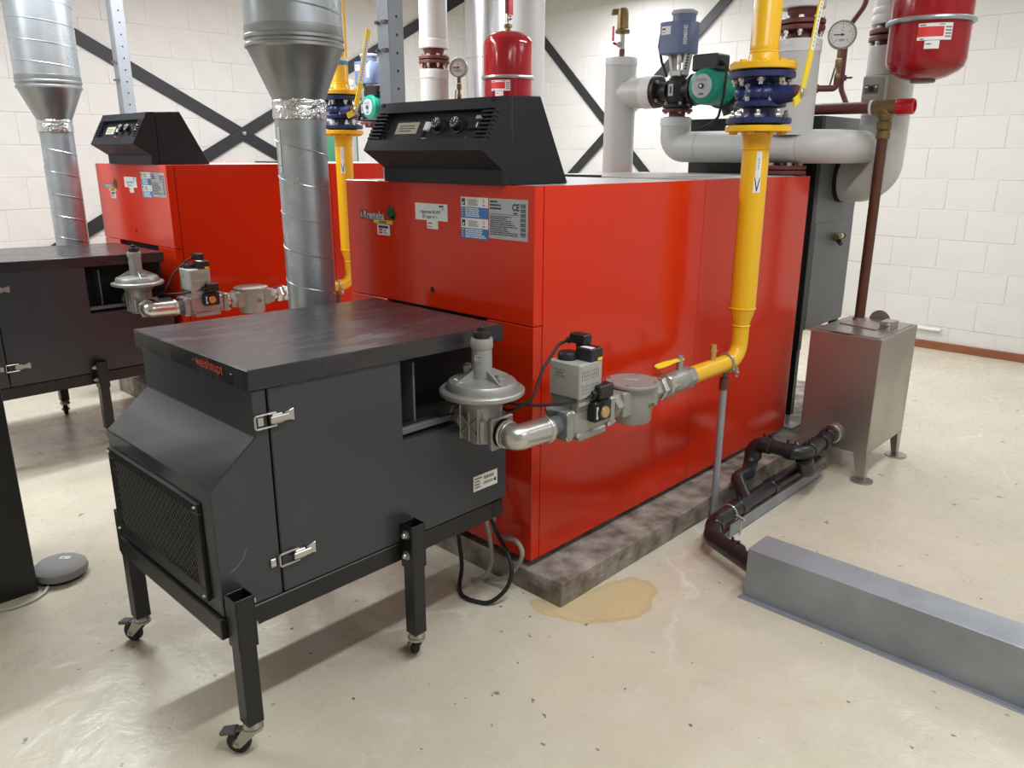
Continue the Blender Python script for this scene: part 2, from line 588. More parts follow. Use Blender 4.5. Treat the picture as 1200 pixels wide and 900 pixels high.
def lay(wall, axis, fixed, a0, a1, phase, stuff_below=None):
    """lay the courses between a0 and a1; phase = a joint of the even courses"""
    zb = [0.0] + [0.194 + CH * k for k in range(0, 14)]
    zb = [z for z in zb if z < ZC - 0.02] + [ZC]
    for c in range(len(zb) - 1):
        z0, z1 = zb[c], zb[c + 1]
        ph = phase + (0 if c % 2 else BL / 2)
        n0 = math.floor((a0 - ph) / BL)
        x = ph + n0 * BL
        while x < a1 - 1e-4:
            s0, s1 = max(x, a0), min(x + BL, a1)
            if s1 - s0 > 0.03:
                me = block(axis, s1 - s0, z1 - z0, random.randrange(4) if s1 - s0 > BL - 1e-3 else 0)
                o = bpy.data.objects.new('block', me)
                mid = (s0 + s1) / 2
                o.location = (mid, fixed, (z0 + z1) / 2) if axis == 'X' else (fixed, mid, (z0 + z1) / 2)
                o.parent = wall
                COL.objects.link(o)
            x += BL

def lay_joined(wall, axis, fixed, a0, a1, phase):
    b = MB()
    zb = [0.0] + [0.194 + CH * k for k in range(0, 14)]
    zb = [z for z in zb if z < ZC - 0.02] + [ZC]
    for c in range(len(zb) - 1):
        ph = phase + (0 if c % 2 else BL / 2)
        x = ph + math.floor((a0 - ph) / BL) * BL
        while x < a1 - 1e-4:
            s0, s1 = max(x, a0), min(x + BL, a1)
            if s1 - s0 > 0.03:
                if axis == 'X': b.box(s0 + .001, s1 - .001, fixed - .001, fixed + .006, zb[c] + .0004, zb[c + 1] - .0004, 0.002)
                else: b.box(fixed - .006, fixed + .001, s0 + .0004, s1 - .0004, zb[c] + .0004, zb[c + 1] - .0004, 0.002)
            x += BL
    o = obj('outlying_blocks', b, M['wallp'], wall)
    o['kind'] = 'stuff'

XJ = -0.92
lay(wall_back, 'X', YB, XL + 0.003, XJ, -2.005 + 0 * BL)
lay_joined(wall_back, 'X', YB, XJ, 2.2, -2.005)
lay(wall_left, 'Y', XL, 1.5, YB - 0.008, 1.62)
lay_joined(wall_left, 'Y', XL, -1.6, 1.5, 1.62)

b = MB(); b.box(XL + 0.01, XR_, YB - 0.02, YB - 0.004, 0, 0.068, 0.003); struct('baseboard_back', b, M['wood'])

# hanging strip lights above the frame
for lx, ly, lw in LAMPS:
    t = thing('strip_light', 'white fluorescent strip light hung from the ceiling in a row', 'light', (lx, ly, LAMP_Z), 'strip lights under the ceiling')
    b = MB(); b.prism([(lx - .08, LAMP_Z + .012), (lx + .08, LAMP_Z + .012), (lx + .05, LAMP_Z + .08), (lx - .05, LAMP_Z + .08)], 'XZ', ly - .76, ly + .76, .004); obj('housing', b, M['white'], t)
    for q in (-.6, .6):
        b = MB(); b.cyl((lx, ly + q, LAMP_Z + .08), (lx, ly + q, ZC), .004, n=8); obj('suspension_rod', b, M['zinc'], t)

# ------------------------------------------------------------------ boiler
BX0, BX1, BY0, BYM, BY1, BZ0, BZS, BZ1 = -2.84, -1.776, 1.97, 3.055, 4.09, 0.13, 1.028, 1.50

def make_boiler():
    t = thing('boiler', 'glossy red boiler under the black console, right of the spiral duct, whole in view', 'boiler', ((BX0 + BX1) / 2, 3.03, 0.10), 'red boilers')
    g = 0.003
    # black base under the casing
    b = MB(); b.box(BX0 + .05, BX1 - .055, BY0 + .07, BY1 - .03, 0.10, BZ0 + .03); obj('base_frame', b, M['void'], t)
    b = MB(); b.box(BX0 + .02, BX1 - .02, BY0 + .03, BY1 - .01, BZ0 + .02, BZ1 - .025); obj('carcass', b, M['void'], t)
    # front panels fold 45 mm round the sides
    def front(z0, z1, opening=None):
        b = MB()
        if opening:
            ox0, ox1, oz0 = opening
            b.prism([(BX0, z0), (BX1, z0), (BX1, z1), (ox1, z1), (ox1, oz0), (ox0, oz0), (ox0, z1), (BX0, z1)], 'XZ', BY0, BY0 + .045, 0.002)
        else:
            b.box(BX0, BX1, BY0, BY0 + .045, z0, z1, 0.002)
        return b
    up = obj('upper_front_panel', front(BZS + g / 2, BZ1), M['red'], t)
    lowp = obj('lower_front_panel', front(BZ0, BZS - g / 2, (-2.59, -2.005, 0.30)), M['red'], t)
    b = MB(); b.cyl((-2.302, BY0 - .002, 1.10), (-2.302, BY0 + .01, 1.10), .011, n=16); obj('peephole', b, M['void'], up)
    # side panels
    for x0, x1 in ((BX1 - .022, BX1), (BX0, BX0 + .022)):
        for y0, y1 in ((BY0 + .0485, BYM - g / 2), (BYM + g / 2, BY1)):
            b = MB(); b.box(x0, x1, y0, y1, BZ0, BZ1, .0015); obj('side_panel', b, M['red'], t)
    # top covers, pale sheet, set just inside the red side panels
    b = MB(); b.box(BX0 + .022, BX1 - .022, BY0 + .046, BYM, BZ1 - .02, BZ1 - .001, .002); obj('top_cover', b, M['graphtop'], t)
    b = MB(); b.box(BX0 + .022, BX1 - .022, BYM + .004, BY1, BZ1 - .02, BZ1 + .004, .002); obj('top_cover', b, M['graphtop'], t)
    b = MB(); b.box(BX0 + .1, BX0 + .5, BYM - .006, BYM + .012, BZ1 - .002, BZ1 + .010, .002); obj('top_strip', b, M['black'], t)
    # ---- prints on the upper front panel
    def P(mb, x, z): return Panel(mb, (x, BY0, z), (1, 0, 0), (0, 0, 1))
    b = MB(); p = P(b, -2.747, 1.345)
    p.text('remeha', .045, .003, .047, M['print'], .0010, wide=.80, bold=.0034)
    p.text('remeha', .045, .003, .047, M['badge'], .0018, wide=.80, bold=.0008)
    p.rect(.0, .0, .020, .036, M['print'], .001).rect(.005, .008, .016, .030, M['badge'], .0014).rect(.009, .013, .016, .030, M['red'], .0018)
    p.poly([(.021, 0), (.029, 0), (.029, .014), (.036, 0), (.044, 0), (.036, .017), (.042, .024), (.042, .036), (.021, .036)], M['print'], .001)
    p.poly([(.024, .003), (.027, .003), (.027, .018), (.038, .003), (.041, .003), (.033, .019), (.038, .024), (.038, .033), (.024, .033)], M['badge'], .0014)
    for a, l, w in ((98, .062, .015), (62, .056, .015), (30, .050, .014), (132, .042, .013), (2, .036, .012)):
        c, s_ = math.cos(R(a)), math.sin(R(a))
        o = (.200, .012)
        q = lambda u, v: (o[0] + c * u - s_ * v, o[1] + s_ * u + c * v)
        p.poly([q(0, 0), q(l * .3, -w * .7), q(l * .65, -w * .6), q(l, 0), q(l * .65, w * .6), q(l * .3, w * .7)], M['leaf'], .0012 + .0001 * (a % 7))
    p.rect(.09, -.013, .213, .001, M['sty'], .0022)
    for k in range(5): p.rect(.128 + k * .0095, -.010, .135 + k * .0095, -.002, M['print'], .0025)
    obj('badge', b, None, up, stuff=True)
    b = MB(); p = P(b, -2.635, 1.287)
    p.rect(0, 0, .080, .042, M['white']).rect(.008, .027, .071, .038, M['stn'], .0014).rect(.008, .017, .034, .025, M['str'], .0014).rect(.008, .005, .034, .014, M['str'], .0014)
    p.lines(.040, .004, .072, .024, 4, M['printg'], .0014, seed=3)
    obj('sticker', b, None, up)
    b = MB(); p = P(b, -2.391, 1.362)
    p.rect(0, 0, .184, .062, M['white'])
    p.text('rapporten 42 kW', .030, .026, .0175, M['print'], .0014, wide=.92, bold=.0003)
    p.text('ID type nr 1', .042, .008, .0175, M['print'], .0014, wide=1.0, bold=.0003)
    p.rect(.138, .050, .163, .057, M['print'], .0014); p.rect(.152, .042, .168, .0455, M['printg'], .0014)
    obj('sticker', b, None, up)
    b = MB(); p = P(b, -2.324, 1.331)
    p.rect(0, 0, .063, .031, M['white']); p.rect(.005, .019, .028, .023, M['print'], .0014); p.rect(.005, .006, .026, .010, M['printg'], .0014)
    obj('sticker', b, None, up)
    for zz in (1.383, 1.3095):
        b = MB(); p = P(b, -2.1335, zz)
        p.rect(0, 0, .139, .0725, M['white']); p.rect(0, 0, .139, .038, M['stb'], .0013)
        p.rect(.005, .044, .022, .067, M['stn'], .0014); p.poly([(.007, .046), (.013, .046), (.018, .056), (.011, .056)], M['white'], .0017)
        p.lines(.038, .043, .092, .066, 5, M['printg'], .0014, seed=5)
        p.rect(.117, .052, .119, .067, M['print'], .0014).rect(.113, .0655, .119, .067, M['print'], .0014).rect(.110, .044, .126, .0475, M['str'], .0014)
        p.lines(.003, .004, .016, .036, 4, M['white'], .0016, .3, seed=2)
        p.lines(.023, .003, .135, .036, 5, M['white'], .0016, .55, seed=int(zz * 1000))
        obj('sticker', b, None, up)
    b = MB(); p = P(b, -1.990, 1.3185)
    p.rect(0, 0, .184, .137, M['stg'])
    p.lines(.006, .098, .062, .132, 3, M['print'], .0014, seed=4)
    p.text('CE', .112, .100, .031, M['print'], .0014, wide=.9, bold=.0012)
    p.rect(.118, .088, .138, .0925, M['print'], .0014)
    p.rect(.006, .0835, .142, .0850, M['print'], .0014)
    p.lines(.006, .012, .142, .080, 10, M['print'], .0014, .5, seed=9)
    for k in range(22):
        h_ = .0035 if k % 3 else .0015
        p.rect(.151, .012 + k * .0052, .176, .012 + k * .0052 + h_, M['print'], .0014)
    obj('nameplate', b, None, up)
    # ---- control console
    cx0, cx1 = -2.555, -1.91
    prof = [(1.955, 1.5), (1.955, 1.551), (1.86, 1.614), (1.955, 1.786), (2.145, 1.795), (2.30, 1.5)]
    b = MB()
    rec = [(1.955, 1.5), (1.955, 1.551), (1.86, 1.614), (1.8815, 1.653), (1.899, 1.6435), (1.952, 1.7388), (1.9345, 1.7486), (1.955, 1.786), (1.998, 1.788), (1.998, 1.5)]
    front = [(1.955, 1.5), (1.955, 1.551), (1.86, 1.614), (1.955, 1.786), (1.998, 1.788), (1.998, 1.5)]
    b.prism(rec, 'YZ', cx0 + .075, cx1 - .055)
    b.prism(front, 'YZ', cx0 + .0, cx0 + .012)
    b.prism(front, 'YZ', cx1 - .012, cx1)
    # solid fill beside the recess, with louvre ribs between
    fill = [(1.955, 1.5), (1.955, 1.551), (1.86, 1.614), (1.8815, 1.653), (1.894, 1.646), (1.947, 1.742), (1.9345, 1.7486), (1.955, 1.786), (1.998, 1.788), (1.998, 1.5)]
    for xa, xb in ((cx0 + .012, cx0 + .075), (cx1 - .055, cx1 - .012)):
        b.prism(fill, 'YZ', xa, xb)
    cn = obj('control_console', b, M['console'], t)
    b = MB()
    b.prism([(2.0, 1.5), (2.0, 1.788), (2.145, 1.795), (2.30, 1.5)], 'YZ', cx0, cx1, .003)
    obj('console_hood', b, M['console'], cn)
    u = Vector((0, .095, .172)).normalized()           # up the sloped fascia
    nrm = Vector((0, -.172, .095)).normalized()
    def fp(s_, depth=0.0, x=0.0): return Vector((x, 1.86, 1.614)) + u * s_ + nrm * depth
    for k in range(7):
        s_ = .052 + k * .0152
        for xa, xb in ((cx0 - .003, cx0 + .070), (cx1 - .066, cx1 + .003)):
            c = fp(s_, -.006, (xa + xb) / 2)
            b = MB(); b.xbox(c, (xb - xa, .016, .0075), (math.atan2(u.z, u.y) - math.pi / 2, 0, 0), .001)
            obj('louvre', b, M['console'], cn)
    def on_fascia(mb, x, s_, d): return Panel(mb, fp(s_, d, x), (1, 0, 0), u)
    D = -.0195
    b = MB(); p = on_fascia(b, -2.47, .047, D)
    p.rect(0, 0, .21, .082, M['blackp'], .004); p.rect(.004, .004, .206, .078, M['console'], .0055)
    p.rect(.048, .026, .170, .072, M['disp'], .007)
    for k, w in enumerate((.07, .09, .08)): p.rect(.066, .036 + k * .010, .066 + w, .0395 + k * .010, M['print'], .0074)
    obj('display', b, None, cn)
    b = MB(); p = on_fascia(b, -2.262, .085, D); p.rect(0, 0, .022, .032, M['white'], .011); obj('rocker_switch', b, None, cn)
    b = MB(); p = on_fascia(b, -2.262, .046, D); p.rect(0, 0, .024, .012, M['orange'], .006); obj('reset_button', b, None, cn)
    for x in (-2.186, -2.090):
        b = MB(); o = fp(.103, D, x)
        b.use(M['blackp']).lathe([(.0, 0), (.029, 0), (.029, .004), (.024, .006), (.022, .026), (.019, .029), (0, .029)], o, nrm, 24)
        b.use(M['white'])
        for k in range(10):
            a = 2 * math.pi * k / 10
            e1, e2 = Vector((math.cos(a), 0, 0)) + u * math.sin(a), None
            q = o + nrm * .0255
            b.cyl(q + e1 * .013 + nrm * .0036, q + e1 * .019 + nrm * .0036, .0012, n=4)
        b.cyl(o + nrm * .0295, o + nrm * .0295 + u * .014, .0014, n=4)
        obj('knob', b, None, cn)
    b = MB(); p = on_fascia(b, -2.012, .052, D)
    p.rect(0, .072, .048, .084, M['greybox'], .008); p.rect(-.02, .034, .044, .064, M['void'], .010); p.rect(.018, .040, .024, .056, M['white'], .0105).rect(.028, .044, .038, .050, M['printg'], .0105)
    obj('hour_counter', b, None, cn)
    b = MB(); p = on_fascia(b, -2.262, .046, D)
    p.rect(.045, .0, .095, .002, M['printg'], .001).rect(.145, .0, .190, .002, M['printg'], .001).rect(.225, 0, .227, .018, M['printg'], .001)
    obj('fascia_print', b, None, cn)
    for x in (cx0 + .02, cx1 - .04):
        b = MB(); b.cyl(fp(.186, -.001, x), fp(.186, .002, x), .007, n=10); obj('screw', b, M['void'], cn)
    b = MB(); b.cyl((cx1 - .02, 1.953, 1.515), (cx1 - .02, 1.957, 1.515), .006, n=8); obj('screw', b, M['void'], cn)
    return t

M['graphtop'] = mat('pale_grey_top_sheet', S(170, 166, 163), 0.42, var=0.08, vscale=3)
boiler = make_boiler()
boiler2 = dup(boiler, DX, 'glossy red boiler at the far left, beside the left spiral duct and dark hood')

def plinth(x0, x1, y0, y1, h, label, name='concrete_plinth'):
    bm = MB()
    b = bm.bm
    rnd = random.Random(3)
    bm.box(x0, x1, y0, y1, 0, h, 0.008, 2)
    bmesh.ops.subdivide_edges(b, edges=[e for e in b.edges if e.calc_length() > .3], cuts=14, use_grid_fill=True)
    for v in b.verts:
        if v.co.z > 0.01:
            v.co += Vector((rnd.uniform(-.003, .003), rnd.uniform(-.003, .003), rnd.uniform(-.004, 0.0)))
    return single(name, bm, M['concrete'], label, 'plinth', 'boiler plinths')
plinth(-3.04, -1.62, 1.965, 5.2, .10, 'stained concrete plinth under the right-hand red boiler, yellow stain at its corner')
plinth(-5.66, -4.42, 1.93, 5.2, .14, 'concrete plinth under the far left red boiler, seen below its dark hood')

# ------------------------------------------------------------------ burner hood on castors
HX0, HX1 = -2.475, -1.80
def make_hood():
    t = thing('burner_hood', 'dark grey burner hood on castors in the foreground, grille facing the lower left', 'burner hood', ((HX0 + HX1) / 2, 1.35, 0), 'burner hoods on castors')
    g = 0.004
    zb, zt = .425, 1.02
    # shell: sloping nose, full-width middle, rear part hollow at the gas train
    nose = [(.79, zb), (.79, .785), (.925, .895), (.925, zt), (.966, zt), (.966, zb)]
    b = MB(); b.prism(nose, 'YZ', HX0, HX1, .003); body = obj('body', b, M['hood'], t)
    b = MB(); b.prism([(.971, zb), (1.40, zb), (1.86, zb), (1.86, zt), (.971, zt)], 'YZ', HX0, HX1 - .14); obj('rear_body', b, M['hood'], t)
    b = MB(); b.box(HX1 - .1395, HX1 - .135, 1.39, 1.86, .74, 1.02); obj('recess_lining', b, M['void'], t)
    b = MB()
    b.prism([(.971, zb), (1.86, zb), (1.86, .757), (1.408, .757), (1.408, zt), (.971, zt)], 'YZ', HX1 - .135, HX1, .003)
    door = obj('side_door', b, M['hood'], t)
    b = MB(); b.prism([(1.40, .77), (1.86, .77), (1.86, .79), (1.40, .79)], 'YZ', HX1 - .03, HX1 - .012, .002); obj('recess_rail', b, M['graph'], t)
    b = MB(); b.box(HX1 - .13, HX1 - .04, 1.485, 1.493, .79, .985, .002); obj('recess_plate', b, M['graph'], t)
    # lid
    b = MB(); b.prism([(.916, 1.021), (1.838, 1.002), (1.838, 1.058), (.916, 1.077)], 'YZ', HX0 - .025, HX1 + .008, .003); lid = obj('lid', b, M['lid'], t)
    b = MB(); p = Panel(b, (-2.100, .916, 1.034), (1, 0, 0), (0, 0, 1))
    p.text('weishaupt', .022, .008, .042, M['wred'], .0012, wide=.92, bold=.0002)
    p.rect(.0, .017, .010, .0195, M['wred'], .001).rect(.216, .017, .226, .0195, M['badge'], .001)
    obj('lettering', b, None, lid, stuff=True)
    # front grille: frame + woven bars
    gx0, gx1, gz0, gz1, gy = HX0 + .022, HX1 - .055, .455, .738, .776
    b = MB()
    w = .036
    b.box(gx0, gx1, gy, .789, gz1 - w * .8, gz1, .002).box(gx0, gx1, gy, .789, gz0, gz0 + w, .002)
    b.box(gx0, gx0 + w, gy, .789, gz0 + w, gz1 - w * .8, .002).box(gx1 - w, gx1, gy, .789, gz0 + w, gz1 - w * .8, .002)
    gr = obj('grille_frame', b, M['black'], t)
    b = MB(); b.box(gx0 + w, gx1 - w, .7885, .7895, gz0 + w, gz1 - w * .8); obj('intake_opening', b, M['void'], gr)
    b = MB()
    x0, x1, z0, z1 = gx0 + w, gx1 - w, gz0 + w, gz1 - w * .8
    k = 0
    st = .0165
    for sgn in (1, -1):
        n = int((x1 - x0 + z1 - z0) / (st * 1.414)) + 1
        for i in range(n):
            c = i * st * 1.414
            # line x - x0 + (z - z0) = c  (or mirrored)
            pa = (max(0, c - (z1 - z0)), min(c, z1 - z0))
            pb = (min(c, x1 - x0), max(0, c - (x1 - x0)))
            if abs(pa[0] - pb[0]) < .004: continue
            f = (lambda a: x0 + a) if sgn > 0 else (lambda a: x1 - a)
            yy = .7795 if sgn > 0 else .7825
            b.tube([(f(pa[0]), yy, z0 + pa[1]), (f(pb[0]), yy, z0 + pb[1])], .0015, 4, cap=False)
    o = obj('mesh_grille', b, M['meshm'], gr); o['kind'] = 'stuff'
    for x in (gx0 + .012, gx1 - .012):
        for z in (gz0 + .014, gz1 - .012):
            b = MB(); b.ball((x, gy - .001, z), .006, 10, .6); obj('screw', b, M['zinc'], gr)
    # frame of square tube under the body
    b = MB()
    z0, z1 = .362, .424
    b.box(HX0 - .004, HX1 + .004, .778, .828, z0, z1, .003); b.box(HX0 - .004, HX1 + .004, 1.79, 1.84, z0, z1, .003)
    b.box(HX1 - .046, HX1 + .004, .828, 1.79, z0, z1, .003); b.box(HX0 - .004, HX0 + .046, .828, 1.79, z0, z1, .003)
    obj('base_frame', b, M['black'], t)
    # legs with castors
    for lx, ly, brake, yaw in ((HX1 + .034, .822, 1, 38), (HX0 - .034, .822, 1, 25), (HX1 + .034, 1.405, 0, -28), (HX0 - .034, 1.405, 0, -15)):
        sx = 1 if lx > -2 else -1
        b = MB(); r, th, z0 = .024, .004, .105
        sq = lambda a: [(lx - a, ly - a), (lx + a, ly - a), (lx + a, ly + a), (lx - a, ly + a)]
        b.prism(sq(r), 'XY', z0, .40, .002)
        for (ax0, ax1, ay0, ay1) in ((lx - r - .004, lx + r + .004, ly - r - .004, ly - r), (lx - r - .004, lx + r + .004, ly + r, ly + r + .004), (lx - r - .004, lx - r, ly - r, ly + r), (lx + r, lx + r + .004, ly - r, ly + r)):
            b.box(ax0, ax1, ay0, ay1, .345, .495, .0008)
        b.box(lx - r, lx + r, ly - r, ly + r, .40, .42)
        leg = obj('leg', b, M['black'], t)
        q = 1 if brake else -1
        for zz in (.462, .392):
            b = MB(); b.cyl((lx, ly + q * (r + .003), zz), (lx, ly + q * (r + .012), zz), .0105, n=6).ball((lx, ly + q * (r + .013), zz), .009, 10)
            b.cyl((lx, ly + q * (r + .003), zz), (lx, ly + q * (r + .006), zz), .015, n=16)
            obj('bolt', b, M['zinc'], leg)
        # castor: swivel plate, fork, wheel; trailing towards -X turned by yaw
        d = Vector((-math.cos(R(yaw)), -math.sin(R(yaw)), 0)) if yaw < 20 else Vector((-math.cos(R(yaw)), -math.sin(R(yaw)), 0))
        s_ = Vector((-d.y, d.x, 0))
        wc = Vector((lx, ly, .034)) + d * .044
        b = MB()
        b.cyl((lx, ly, .088), (lx, ly, .106), .027, .023, 20, .003)
        b.cyl((lx, ly, .080), (lx, ly, .089), .029, n=20)
        for q in (-1, 1):
            o_ = Vector((lx, ly, 0)) + s_ * q * .018
            pts = [o_ - d * .020 + Vector((0, 0, .082)), o_ + d * .026 + Vector((0, 0, .082)), wc + s_ * q * .018 + d * .012 + Vector((0, 0, -.004)), wc + s_ * q * .018 - d * .010 + Vector((0, 0, -.010))]
            bm = b.bm
            va = [bm.verts.new(p_ - s_ * .0015) for p_ in pts]; vb = [bm.verts.new(p_ + s_ * .0015) for p_ in pts]
            fs = [bm.faces.new(va), bm.faces.new(vb)] + [bm.faces.new((va[i], va[(i + 1) % 4], vb[(i + 1) % 4], vb[i])) for i in range(4)]
            bmesh.ops.recalc_face_normals(bm, faces=fs); b._f(fs)
        b.cyl(wc - s_ * .024, wc + s_ * .024, .006, n=8)
        obj('castor_fork', b, M['zincd'], leg)
        b = MB(); b.use(M['rubber']).lathe([(.010, -.012), (.028, -.013), (.0335, -.008), (.034, 0), (.0335, .008), (.028, .013), (.010, .012)], wc, s_, 24)
        b.use(M['graph']).cyl(wc - s_ * .014, wc + s_ * .014, .015, n=16)
        obj('castor_wheel', b, None, leg)
        if brake:
            b = MB()
            c = Vector((lx, ly, .066)) + d * .070
            b.xbox(c, (.046, .032, .012), (0, R(14), math.atan2(d.y, d.x)), .002)
            b.xbox(Vector((lx, ly, .074)) + d * .038, (.030, .024, .005), (0, R(10), math.atan2(d.y, d.x)), .001)
            obj('brake_pedal', b, M['graph'], leg)
    # toggle latches across the door joint
    for z, opened in ((.935, 0), (.528, 1)):
        x = HX1 + .003
        dy = .035 if opened else 0.0
        b = MB()
        b.use(M['zinc']).tube([(x + .006, .985 + dy, z + .018), (x + .006, .925 + dy, z + .018), (x + .006, .925 + dy, z - .018), (x + .006, .985 + dy, z - .018)], .0028, 8, .006)
        b.box(x - .003, x + .004, .934, .950, z - .012, z + .012, .001)
        b.box(x - .003, x + .010, .972 + dy, 1.004 + dy, z - .014, z + .014, .002)
        b.box(x + .008, x + .016, .965 + dy, 1.020 + dy, z - .009, z + .010, .002)
        b.prism([(1.012 + dy, z - .010), (1.040 + dy, z - .017), (1.040 + dy, z + .017), (1.012 + dy, z + .010)], 'YZ', x - .002, x + .004, .001)
        obj('latch', b, None, door)
    b = MB(); p = Panel(b, (HX1, 1.700, .492), (0, 1, 0), (0, 0, 1))
    p.rect(0, 0, .115, .055, M['offw']); p.lines(.006, .008, .040, .050, 4, M['printg'], .0014, seed=2)
    for k in range(14): p.rect(.048 + k * .0036, .034, .048 + k * .0036 + (.0022 if k % 3 else .001), .046, M['print'], .0014)
    for k in range(12): p.rect(.048 + k * .0036, .015, .048 + k * .0036 + (.0022 if k % 2 else .001), .026, M['print'], .0014)
    p.poly([(.092, .020), (.108, .028), (.108, .012)], M['print'], .0014)
    obj('sticker', b, None, door)
    # a long scratch and nicks in the lacquer
    b = MB(); b.tube([(HX1 + .0002, .822, .545), (HX1 + .0002, .842, .556), (HX1 + .0002, .862, .575), (HX1 + .0002, .872, .596)], .0008, 4, .02)
    obj('scratch', b, M['printg'], body)
    return t
M['meshm'] = mat('dark_wire', S(104, 104, 104), 0.4, 0.3)
M['zincd'] = mat('dull_zinc', S(176, 172, 162), 0.35, 0.8)
hood = make_hood()
hood2 = dup(hood, (-2.80, 0.07, 0.0), 'dark grey burner hood at the left edge, in front of the far left boiler')

# ------------------------------------------------------------------ spiral supply-air ducts
def make_duct():
    c = Vector((-2.82, 1.76, 0))
    t = thing('spiral_duct', 'galvanised spiral duct between the two boilers, behind the foreground hood', 'duct', (c.x, c.y, .35), 'spiral ducts with reducers')
    rn, rw = .0965, .181
    zn, zr, zw = 1.79, 1.985, ZC
    at = lambda z: (c.x, c.y, z)
    def helix(z0, z1, pitch, r, rr):
        n = int((z1 - z0) / pitch * 28)
        return [(c.x + r * math.cos(-2 * math.pi * k / 28 + .6), c.y + r * math.sin(-2 * math.pi * k / 28 + .6), z0 + pitch * k / 28) for k in range(n)]
    b = MB(); b.lathe([(rn - .004, .35), (rn, .35), (rn, 1.80)], at(0), (0, 0, 1), 48)
    o = obj('narrow_pipe', b, M['galv'], t)
    b = MB(); b.tube(helix(.38, 1.70, .135, rn - .0005, 0), .0032, 6); obj('spiral_seam', b, M['galv'], o)
    b = MB(); b.lathe([(rw, 2.015), (rw, zw)], at(0), (0, 0, 1), 56)
    o = obj('wide_pipe', b, M['galv'], t)
    b = MB(); b.tube(helix(2.10, zw - .03, .118, rw - .0005, 0), .0035, 6); obj('spiral_seam', b, M['galv'], o)
    b = MB(); b.lathe([(rn + .001, 1.785), (rn + .002, 1.80), (rw - .006, 1.975), (rw + .003, 1.982), (rw + .003, 1.992), (rw - .003, 1.998), (rw - .003, 2.006), (rw + .003, 2.012), (rw + .003, 2.022), (rw, 2.026), (rw + .0012, 2.03), (rw + .0012, 2.055), (rw, 2.056)], at(0), (0, 0, 1), 56)
    obj('reducer', b, M['galvd'], t)
    b = MB()
    rnd = random.Random(5)
    prof = [(rn + .001, 1.728)] + [(rn + .002 + rnd.uniform(0, .003), 1.729 + k * .008) for k in range(9)] + [(rn + .001, 1.802)]
    b.lathe(prof, at(0), (0, 0, 1), 48)
    for v in b.bm.verts:
        d = Vector((v.co.x - c.x, v.co.y - c.y, 0)).normalized()
        v.co += d * rnd.uniform(-.001, .0022)
    obj('foil_band', b, M['foil'], t, 20)
    # paper strip down the side
    b = MB()
    for (za, zb_, m) in ((1.56, 1.70, 'white'), (1.53, 1.555, 'white')):
        b.use(M[m])
        a0, a1 = R(-98), R(-86)
        vs = [b.bm.verts.new((c.x + (rn + .0012) * math.cos(a), c.y + (rn + .0012) * math.sin(a), z)) for z in (za, zb_) for a in (a0, (a0 + a1) / 2, a1)]
        fs = [b.bm.faces.new((vs[0], vs[1], vs[4], vs[3])), b.bm.faces.new((vs[1], vs[2], vs[5], vs[4]))]
        b._f(fs)
    obj('paper_strip', b, None, t)
    return t
M['galvd'] = mat('dull_galvanised_sheet', S(160, 163, 164), 0.36, 0.8, var=0.2, vscale=6)
duct = make_duct()
duct2 = dup(duct, (-2.80, 0.0, 0.0), 'galvanised spiral duct at the far left, in front of the block wall')

# ------------------------------------------------------------------ perforated drop posts
def make_post():
    x, y = -2.885, 2.27
    t = thing('drop_post', 'galvanised perforated post right of the yellow gas pipe, behind the near console', 'post', (x, y, 1.2), 'perforated drop posts')
    r = .040
    b = MB()
    b.box(x - r, x + r, y - r, y + r, 1.2, ZC, .003)
    body = obj('post', b, M['galv2'], t)
    for k in range(22):
        z = 1.30 + k * .0715
        b = MB(); b.cyl((x + r - .001, y + .002, z), (x + r + .0006, y + .002, z), .0055, n=10)
        obj('hole', b, M['void'], t)
    b = MB(); b.use(M['pipec']).cyl((x + r, y + .005, 1.80), (x + r + .022, y + .005, 1.80), .016, n=12).use(M['cable_g']).tube([(x + r + .02, y + .005, 1.80), (x + r + .07, y + .02, 1.80), (x + r + .10, y + .03, 1.75), (x + r + .11, y + .03, 1.50)], .011, 10, .03)
    obj('cable_gland', b, None, t)
    for z in (2.02, 2.13):
        b = MB(); b.box(x - r - .002, x - r + .012, y - r - .012, y - r + .001, z, z + .012).box(x + .0, x + .03, y - r - .012, y - r + .001, z, z + .012); obj('clip', b, M['graph'], t, stuff=True)
    return t
post = make_post()
post2 = dup(post, (-2.80, -.03, 0.04), 'galvanised perforated post behind the far left console')

# ------------------------------------------------------------------ gas train
LG = (-2.80, -0.08, 0.03)     # offset of the second gas train
GX, GZ = -1.60, 0.737
Y_ = (0, 1, 0); X_ = (1, 0, 0); Z_ = (0, 0, 1)

def hexnut(b, p, axis, r, h):
    d = Vector(axis).normalized()
    return b.lathe([(0, 0), (r * .93, 0), (r, h * .12), (r, h * .88), (r * .93, h), (0, h)], p, d, 6)

def flange_disc(b, c, axis, r, th, n=40):
    d = Vector(axis).normalized()
    return b.lathe([(0, 0), (r - .003, 0), (r, .003), (r, th - .003), (r - .003, th), (0, th)], c, d, n)

